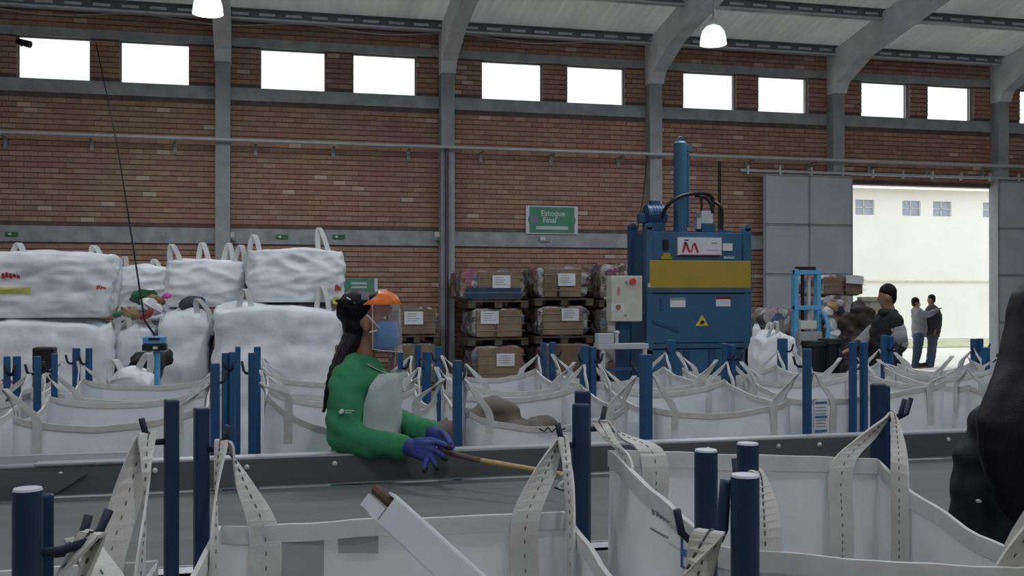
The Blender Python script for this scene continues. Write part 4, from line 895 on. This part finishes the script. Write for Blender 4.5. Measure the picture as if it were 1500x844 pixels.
# sweater
b = B()
b.loft([(Q(533, 735), .135, .175), (Q(533, 690), .132, .165), (Q(533, 650), .130, .155), (Q(533, 615), .134, .158), (Q(532, 585), .136, .168), (Q(531, 560), .122, .180), (Q(530, 543), .094, .165), (Q(530, 530), .070, .110), (Q(529, 521), .060, .078)])
b.chain([shN, W(505, 598, 4.05), elN, W(545, 652, 3.98), wrN], [.076, .074, .070, .060, .046]); b.chain([shF, elF, wrF], [.072, .058, .044])
b.chain([Q(516, 541, -.1), Q(517, 540, .1)], [.06, .06])
sw = bake(b, 'sweater', m_grn, wm, .0105, 6, (.010, 11))
for wr, el in ((wrN, elN), (wrF, elF)): d = (wr-el).normalized(); bake(B().cyl(wr - d*.05, wr + d*.012, .047, .041, 18), 'cuff', m_grn, sw, .008, 3)
lg = B(); pL = W(500, 603, 3.955)
lg.cyl(pL - FWD*.008, pL + FWD*.02, .0075, seg=14)
for k, (a, c) in enumerate(((505, 519), (505, 515))): q0, q1 = W(a, 601.5+3.2*k, 3.955), W(c, 601.5+3.2*k, 3.957); lg.tube([q0, q1], .0016, 6)
lg.done('sleeve_print', m_white, sw)
# gloves
m_glv = mat('glove_blue', (.026, .045, .21), .6, .12, 9, bump=.2, bscale=50); m_grip = mat('glove_black', (.012, .012, .025), .6, .1)
gb = B(); dN = (W(628, 661, 3.85) - wrN).normalized(); gb.chain([wrN - dN*.02, wrN + dN*.03], [.04, .036])
kN = W(627, 662, 3.85); tips = [W(659, 656, 3.80), W(653, 672, 3.78), W(640, 685, 3.78), W(622, 689, 3.79)]
hand(gb, wrN + dN*.03, kN, Vector((.10, .35, .80)), tips, W(652, 650, 3.86), .0108)
gl = bake(gb, 'glove', m_glv, wm, .0048, 3)
for tp, k_ in zip(tips, range(4)): 
    o_ = kN + Vector((.10, .35, .80)).normalized()*(.03-.02*k_); dd = (tp-o_).normalized(); bb = B().chain([tp - dd*.014, tp + dd*.001], [.0108, .0102], 10); bb.done('fingertip_coating', m_grip, gl, smooth=True)
gb = B(); kF = W(650, 646, 4.0); gb.chain([wrF, wrF.lerp(kF, .4)], [.038, .034])
hand(gb, wrF.lerp(kF, .4), kF, Vector((.2, .5, .6)), [W(664, 655, 3.97), W(662, 660, 3.95), W(658, 664, 3.94), W(652, 664, 3.94)], W(660, 650, 3.9), .0105)
bake(gb, 'glove', m_glv, wm, .0055, 3)
# apron: clear-white plastic bib with neck straps
m_apr = mat('apron_plastic', (.68, .75, .76), .35, .08, 5, alpha=.6)
ap = B(); rg = [(544, .158, .150, 62, 62), (560, .152, .178, 74, 74), (585, .150, .182, 82, 82), (615, .148, .176, 84, 84), (650, .148, .174, 85, 85), (720, .152, .186, 85, 85), (800, .17, .20, 85, 85)]
def apf(u, v):
    x = v*(len(rg)-1); i = min(int(x), len(rg)-2); t_ = x-i; q = [rg[i][k]*(1-t_) + rg[i+1][k]*t_ for k in range(5)]
    a = math.radians(-q[3] + (q[3]+q[4])*u); n_ = .006*noise.noise(Vector((u*5, v*7, 2)))
    return Q(535 + 2*t_*0, q[0]) + RIGHT*(q[1]+n_+.004)*math.cos(a) + FWD*(q[2]+n_+.006)*math.sin(a)
ap.grid(apf, 24, 30); apo = ap.done('apron', m_apr, wm, smooth=True)
for s in (-1, 1):
    P = [Q(517, 523, s*.03), Q(528, 527, s*.085), Q(541, 536, s*.095), Q(560, 545, s*.07), Q(573, 549, s*.055)]; PP = smooth_path(P, 5); B().ribbon(PP, [RIGHT*.012 + FWD*.012*s]*len(PP), .002).done('neck_strap', m_white, apo)
# cap-like hair, bun, tail
b = B(); b.ell(Q(525, 452), (.092, .088, .080), ROT).ell(Q(509, 456), (.048, .06, .056), ROT).ell(Q(522, 478), (.056, .080, .070), ROT).ell(Q(521, 497), (.040, .062, .045), ROT).ell(Q(541, 438), (.058, .068, .034), ROT)
b.chain([Q(514, 500, -.05), Q(502, 518, -.09), Q(490, 545, -.15), Q(481, 575, -.19), Q(474, 604, -.20)], [.042, .032, .025, .019, .007])
bake(b, 'hair', m_hair, wm, .0085, 4, (.004, 26))
# mask with straps
b = B().loft([(Q(560, 513), .044, .045), (Q(562, 507), .058, .056), (Q(563, 492), .064, .064), (Q(562, 479), .060, .062), (Q(561, 470), .050, .050)])
mk = bake(b, 'face_mask', mat('mask_blue', (.08, .20, .42), .8, .06, 12), wm, .006, 4)
for P_ in ([Q(556, 481, -.058), Q(546, 470, -.088), Q(537, 461, -.094)], [Q(552, 484, -.066), Q(541, 487, -.085)], [Q(520, 444, -.092), Q(508, 436, -.070)]): B().tube(P_, .0032, 6).done('mask_strap', m_white, mk)
# face shield: domed at the brow, then a curved clear sheet
def ov(cxp, r, py, a, oval=.86): return Q(cxp, py) + RIGHT*r*math.cos(a) + FWD*r*oval*math.sin(a)
def rr(py): return .128 + .010*(py-446)/70 if py > 446 else .128 - .075*(1 - math.sqrt(max(0, 1 - ((446-py)/21)**2)))
CX_ = 541
m_shd = mat('shield_clear', (.75, .80, .85), .05, 0, alpha=.07, spec=.5)
fs = B(); fs.grid(lambda u, v: ov(CX_, rr(444 + 71*v), 444 + (71 - 7*(1-math.cos((u*2-1)*1.35)))*v, (u*2-1)*1.35), 30, 12)
nt = m_shd.node_tree; lw = nt.nodes.new('ShaderNodeLayerWeight'); lw.inputs['Blend'].default_value = .12; mr = nt.nodes.new('ShaderNodeMapRange'); mr.inputs['To Min'].default_value = .05; mr.inputs['To Max'].default_value = .9
nt.links.new(lw.outputs['Facing'], mr.inputs['Value']); nt.links.new(mr.outputs[0], [n for n in nt.nodes if n.type == 'MIX_SHADER'][0].inputs[0])
sh = fs.done('face_shield', m_shd, wm, smooth=True)
m_edge = mat('shield_edge', (.80, .83, .86), .25, 0)
for pts in ([ov(CX_, rr(515), 515 - 7*(1-math.cos((k/24*2-1)*1.35)), (k/24*2-1)*1.35) for k in range(25)], [ov(CX_, rr(446+64*k/8), 446+64*k/8, -1.35) for k in range(9)], [ov(CX_, rr(446+64*k/8), 446+64*k/8, 1.35) for k in range(9)]): B().tube(pts, .0010, 6).done('edge_bead', m_edge, sh, smooth=True)
vs = B(); vs.grid(lambda u, v: ov(CX_, rr(425.5 + 20.5*v) + .001, 425.5 + 20.5*v, (u*2-1)*(.95 + .72*v)), 30, 8)
m_vis = mat('visor_orange', (.72, .17, .02), .35, .05); vb = vs.done('visor_band', m_vis, sh, smooth=True)
bd = B().grid; tb_ = B().tube([ov(CX_, rr(425.5)+.002, 425.5, -.95 + 1.9*k/16) for k in range(17)], .0025, 6).done('visor_bead', m_edge, vb, smooth=True)
B().ribbon([Q(529, 441) + RIGHT*.104*math.cos(a) + FWD*.098*math.sin(a) for a in [math.radians(60 + 240*k/20) for k in range(21)]], [UP*.012]*21, .003).done('head_strap', m_black, sh)
B().box(Q(535, 436, -.090), (.032, .004, .040), ROT).done('strap_clip', mat('clip_clear', (.35, .4, .45), .15, 0, alpha=.5), sh)

# bamboo stick with a wire hook
stk = thing('sorting_stick', 'bamboo stick with dark grip and wire hook in the worker\'s hand', 'stick', W(740, 680, 3.75))
pA, pB_, pC = W(640, 659, 3.86), W(705, 675, 3.76), W(826, 695, 3.58)
B().tube([pA, pB_], .0105, 10).done('grip', mat('grip_brown', (.12, .085, .07), .7), stk, smooth=True)
B().tube([pB_ + (pC-pB_)*k/8 for k in range(9)], [.0105, .0098, .0102, .0095, .0098, .0092, .0095, .009, .009], 10).done('cane', mat('bamboo', (.42, .31, .13), .5, .15, 12, stretch=(8, 1, 1)), stk, smooth=True)
B().tube(smooth_path([W(816, 693, 3.59), W(833, 699, 3.57), W(836, 712, 3.56), W(826, 718, 3.57), W(812, 714, 3.58)], 5), .003, 6).done('wire_hook', m_black, stk)
B().tube(smooth_path([W(820, 694, 3.58), W(826, 703, 3.58), W(818, 712, 3.58), W(824, 719, 3.58)], 5), .004, 6).tube([W(822, 694, 3.575), W(832, 698, 3.575)], .005, 6).done('white_twine', m_white, stk)

# --- dark-haired woman at the right edge, seen from behind
Z = 2.62; base = W(1532, 428, Z); base.z = 0
pw = thing('person', 'person with long dark hair and dark jacket at the right edge, back turned', 'person', base)
b = B(); b.ell(Q(1545, 466), (.078, .092, .092), ROT).ell(Q(1548, 485, .03), (.06, .065, .085), ROT).ell(Q(1548, 470, .125), (.012, .02, .02), ROT).ell(Q(1500, 470), (.008, .016, .03), ROT)
b.chain([Q(1543, 500), Q(1540, 570)], [.055, .06]); b.loft([(Q(1535, 960), .15, .11), (Q(1535, 800), .13, .10), (Q(1535, 680), .14, .10), (Q(1535, 625), .12, .07), (Q(1538, 590), .07, .06)])
for s in (-1, 1):
    b.chain([Q(1535+s*76, 632), Q(1535+s*102, 765, -.02), Q(1535+s*85, 850, .16)], [.04, .038, .032]); kn = Vector((base.x, base.y, .5)) + RIGHT*s*.10; b.chain([Q(1535+s*50, 950), kn, kn - UP*.42], [.085, .06, .045]); b.chain([kn-UP*.44, kn - UP*.46 + FWD*.14], [.04, .03])
    hw_ = Q(1535+s*85, 850, .16); hand(b, hw_, hw_ + FWD*.08, RIGHT*-s, [hw_ + FWD*(.15+.01*(k % 2)) - UP*.03 - RIGHT*s*(.03-.02*k) for k in range(4)], hw_ + FWD*.1 - RIGHT*s*.06)
bake(b, 'body', m_skin, pw, .011, 3)
b = B(); b.loft([(Q(1535, 985), .21, .15), (Q(1535, 860), .195, .145), (Q(1535, 740), .185, .14), (Q(1535, 665), .19, .14), (Q(1535, 622), .17, .115), (Q(1538, 590), .10, .085)])
for s in (-1, 1): b.chain([Q(1535+s*82, 628), Q(1535+s*102, 690, -.0), Q(1535+s*108, 768, -.02), Q(1535+s*88, 845, .14)], [.066, .066, .062, .045])
bake(b, 'jacket', m_navyj, pw, .013, 5, (.013, 11))
b = B()
for s in (-1, 1): kn = Vector((base.x, base.y, .5)) + RIGHT*s*.10; b.chain([Q(1535+s*45, 960), kn, kn - UP*.40], [.105, .075, .065])
bake(b, 'trousers', m_denim, pw, .016, 3)
b = B(); hr_ = [(1545, 404, .02, .03, 0), (1545, 410, .06, .07, 0), (1544, 424, .092, .105, -.005), (1543, 445, .104, .116, -.01), (1541, 475, .110, .112, -.02), (1534, 525, .116, .095, -.06), (1524, 570, .128, .082, -.10), (1512, 615, .136, .07, -.135), (1504, 660, .118, .062, -.15), (1500, 705, .090, .052, -.155), (1498, 745, .055, .04, -.155), (1497, 768, .02, .02, -.15)]
b.loft([(Q(x, y, dz), a_, c_) for x, y, a_, c_, dz in hr_])
b.chain([Q(1470, 590, -.12), Q(1445, 612, -.10), Q(1438, 630, -.09)], [.028, .014, .005])
bake(b, 'hair', m_hair, pw, .010, 4, (.0025, 14))
b = B(); b.ell(Q(1433, 734, -.10), (.006, .012, .005), Matrix.Rotation(.6, 3, 'Y') @ ROT, 8)
bake(b, 'lint', m_white, pw, .002, 1)

# --- simple standing figures further off
def figure(label, Zp, hd, neck, tor, arms, legs, mats, hr=(.082, .075, .115), face=-1, hairm=None, hands=True, extra=None):
    global Z
    Z = Zp; s_ = Zp/F; bp = Q(*legs[0][-1]); bp.z = 0
    t = thing('person', label, 'person', bp)
    b = B(); b.ell(Q(*hd), hr, ROT).ell(Q(hd[0]+face*.018/s_, hd[1]+.035/s_), (hr[0]*.72, hr[1]*.72, hr[2]*.82), ROT).ell(Q(hd[0]+face*.084/s_, hd[1]+.025/s_), (.016, .014, .024), ROT)
    b.ell(Q(hd[0]-face*.005/s_, hd[1]+.02/s_, -.08), (.02, .012, .03), ROT)
    b.chain([Q(hd[0], hd[1]+.06/s_), Q(*neck)], [.055, .065]); b.loft([(Q(x, y), a*.85, c*.85) for x, y, a, c in tor])
    for A in arms: b.chain([Q(*p) for p in A], [.055, .045, .034])
    for Lg in legs: b.chain([Q(*p) for p in Lg], [.085, .06, .045]); e = Q(*Lg[-1]); b.chain([e, e + RIGHT*face*.14 - UP*.03], [.045, .035])
    for A in arms:
        e = Q(*A[-1]); d = (e - Q(*A[-2])).normalized(); pd = d.cross(FWD).normalized(); hand(b, e, e + d*.08, FWD, [e + d*(.16-.012*abs(k-1.2)) + FWD*(.03-.02*k) - UP*.015 for k in range(4)], e + d*.10 + pd*.05)
    bake(b, 'body', m_skin, t, .012 if Zp < 15 else .018, 2)
    b = B(); b.loft([(Q(x, y), a, c) for x, y, a, c in tor])
    for A in arms: b.chain([Q(*p) for p in A], [.078, .068, .048])
    bake(b, 'jacket', mats[0], t, .016, 4, (.012, 10))
    b = B()
    for Lg in legs: b.chain([Q(*p) for p in Lg], [.105, .08, .062])
    b.ell(Q(*legs[0][0]), (.12, .16, .12), ROT); bake(b, 'trousers', mats[1], t, .018, 3, (.008, 10))
    b = B(); b.ell(Q(hd[0]-face*.012/s_, hd[1]-.040/s_), (hr[0]*1.08, hr[1]*1.1, hr[2]*.80), ROT).ell(Q(hd[0]-face*.045/s_, hd[1]+.01/s_), (hr[0]*.62, hr[1]*1.0, hr[2]*.7), ROT)
    bake(b, 'hair', hairm or m_hair, t, .012, 3)
    b = B()
    for Lg in legs: e = Q(*Lg[-1]); e.z = .05; b.ell(e + RIGHT*face*.06, (.14, .05, .05), ROT)
    bake(b, 'shoes', m_black, t, .016, 2)
    return t
m_jac = mat('two_tone_jacket', (.012, .012, .014), .7, .3, 6)
t = figure('man in black jacket with grey sleeves reaching down to the left', 10.3, (1299, 434), (1302, 455), [(1294, 556, .16, .17), (1296, 520, .165, .18), (1299, 488, .17, .2), (1301, 468, .14, .2), (1302, 456, .08, .1)],
    [[(1311, 470, -.18), (1319, 505, -.2), (1302, 528, -.3)], [(1290, 472, .18), (1268, 500, .05), (1246, 511, -.05)]], [[(1294, 555, -.09), (1290, 620, -.09), (1296, 672, -.09)], [(1294, 555, .09), (1284, 620, .09), (1290, 672, .09)]], (m_jac, m_black), face=-1)
m_slv = mat('sleeve_grey', (.26, .27, .29), .7, .1); 
for A in ([(1315, 484, -.19), (1319, 503, -.2)], [(1279, 487, .115), (1262, 503, .03)]): B().chain([Q(*A[0]), Q(*A[1])], [.081, .074]).done('sleeve_panel', m_slv, t, smooth=True)
b = B().chain([Q(1292, 458, -.08), Q(1308, 460, -.02), Q(1310, 459, .08)], [.045, .055, .045]); bake(b, 'hood', m_jac, t, .014, 4)
t = figure('person in grey top and white mask outside the doorway, touching the other\'s shoulder', 23.2, (1341.5, 443.5), (1342, 451), [(1346, 494, .16, .17), (1347, 480, .17, .18), (1346, 465, .16, .19), (1343, 454, .12, .18), (1342, 450, .07, .09)],
    [[(1346, 457, -.18), (1360, 461, -.25), (1372, 455, -.28)], [(1343, 457, .18), (1346, 472, .2), (1352, 484, .1)]], [[(1345, 494, -.08), (1342, 516, -.08), (1339, 537, -.08)], [(1347, 494, .08), (1345, 516, .08), (1340, 537, .08)]], (m_grey, m_denim), face=1, hr=(.085, .078, .115))
B().ell(Q(1344.5, 446.5), (.06, .07, .055), ROT, 14).done('face_mask', m_white, t, smooth=True)
t = figure('person in dark vest and jeans outside the doorway, facing the person in grey', 23.4, (1364, 439), (1364.5, 447), [(1365, 494, .16, .17), (1366, 480, .19, .19), (1367, 465, .20, .2), (1366, 453, .15, .2), (1365, 447, .07, .09)],
    [[(1371, 456, -.2), (1375, 470, -.2), (1371, 482, -.25)], [(1362, 456, .2), (1358, 470, .22), (1352, 478, .2)]], [[(1366, 494, -.08), (1363, 516, -.08), (1359.5, 536, -.08)], [(1367, 494, .08), (1366, 516, .08), (1364, 536, .08)]], (mat('dark_vest', (.04, .035, .04), .8, .2), mat('jeans', (.06, .08, .14), .85, .1)), face=-1, hr=(.082, .075, .11))

# ------------------------------------------------------------------ white channel with a rusty tube, resting in the near bag
ch = thing('metal_channel', 'white folded metal channel with a rusty tube end, slanting out of the near bag', 'channel', W(620, 790, 1.55))
q0, q1 = W(557, 738, 1.62), W(760, 925, 1.42); ax = (q1-q0).normalized(); sd = ax.cross(FWD).normalized(); up_ = sd.cross(ax).normalized()
if sd.z < 0: sd = -sd
fw_ = ax.cross(sd).normalized(); 
if fw_.dot(FWD) > 0: fw_ = -fw_
MR_ = Matrix((ax, sd, fw_)).transposed(); Ln = (q1-q0).length; c_ = (q0+q1)/2
m_chan = mat('channel_white', (.52, .56, .60), .4, .06)
MT = MR_ @ Matrix.Rotation(-.12, 3, 'X')
e2 = MT @ Vector((0, 1, 0)); e3 = MT @ Vector((0, 0, 1))
B().box(c_ + ax*.018, (Ln, .045, .004), MT).box(c_ - e2*.0225 - e3*.012, (Ln+.02, .003, .022), MT).box(c_ + e2*.0225 - e3*.012, (Ln, .003, .022), MT).done('channel_profile', m_chan, ch)
B().box(q0 - e2*.012 - e3*.006 - ax*.012, (.045, .022, .004), MT).done('end_tab', m_chan, ch)
B().tube([q0 - ax*.034 - e3*.012 + e2*.010, q0 + ax*.25 - e3*.012 + e2*.010], .0085, 10).done('rusty_tube', mat('rust', (.10, .065, .05), .8, .3, 20), ch)
B().box(c_ - e2*.0245 - e3*.014, (Ln+.02, .002, .010), MT).done('brown_edge', mat('edge_brown', (.16, .13, .13), .7), ch)

# prints and seams on the near right bag (outer left side, X about .74)
XS = .712
def sideplane(px, py):   # point on plane x = XS seen at the pixel
    d = W(px, py, 1.0) - Vector((0, 0, EYE)); k = XS/d.x; return Vector((0, 0, EYE)) + d*k
def quad(pts, m, nm, parent, off=-.004): 
    P = [sideplane(*p) for p in pts]; return B().prism([(p.x+off, p.y, p.z) for p in P], (.003, 0, 0)).done(nm, m, parent)
near_r = [o for o in bpy.data.objects if o.get('label', '').startswith('large open white bag at lower right')][0]
m_ink = mat('ink_grey', (.20, .22, .22), .8, .1)
for k, (a, c) in enumerate(((957, 745), (963, 748), (968, 752), (973, 756), (978, 760))):
    quad([(a, c), (a+2, c+1), (a+3, c+10-k), (a+1, c+9-k)], m_ink, 'print_letter', near_r); quad([(a+1, c+1), (a+5, c+3), (a+5, c+5), (a+1, c+3)], m_ink, 'print_letter', near_r)
quad([(955, 772), (980, 786), (980, 789), (955, 775)], m_ink, 'print_bar', near_r)
lbq = quad([(1002, 782), (1014, 785), (1016, 838), (1002, 830)], m_paper, 'blue_label', near_r)
for pts in ([(1002, 782), (1014, 785), (1014, 787), (1002, 784)], [(1002, 782), (1003.5, 782.5), (1003.5, 831), (1002, 830)], [(1003, 803), (1016, 808), (1016, 817), (1003, 812)], [(1002, 827), (1016, 835), (1016, 838), (1002, 830)]): quad(pts, m_bluel, 'print_line', lbq, -.007)
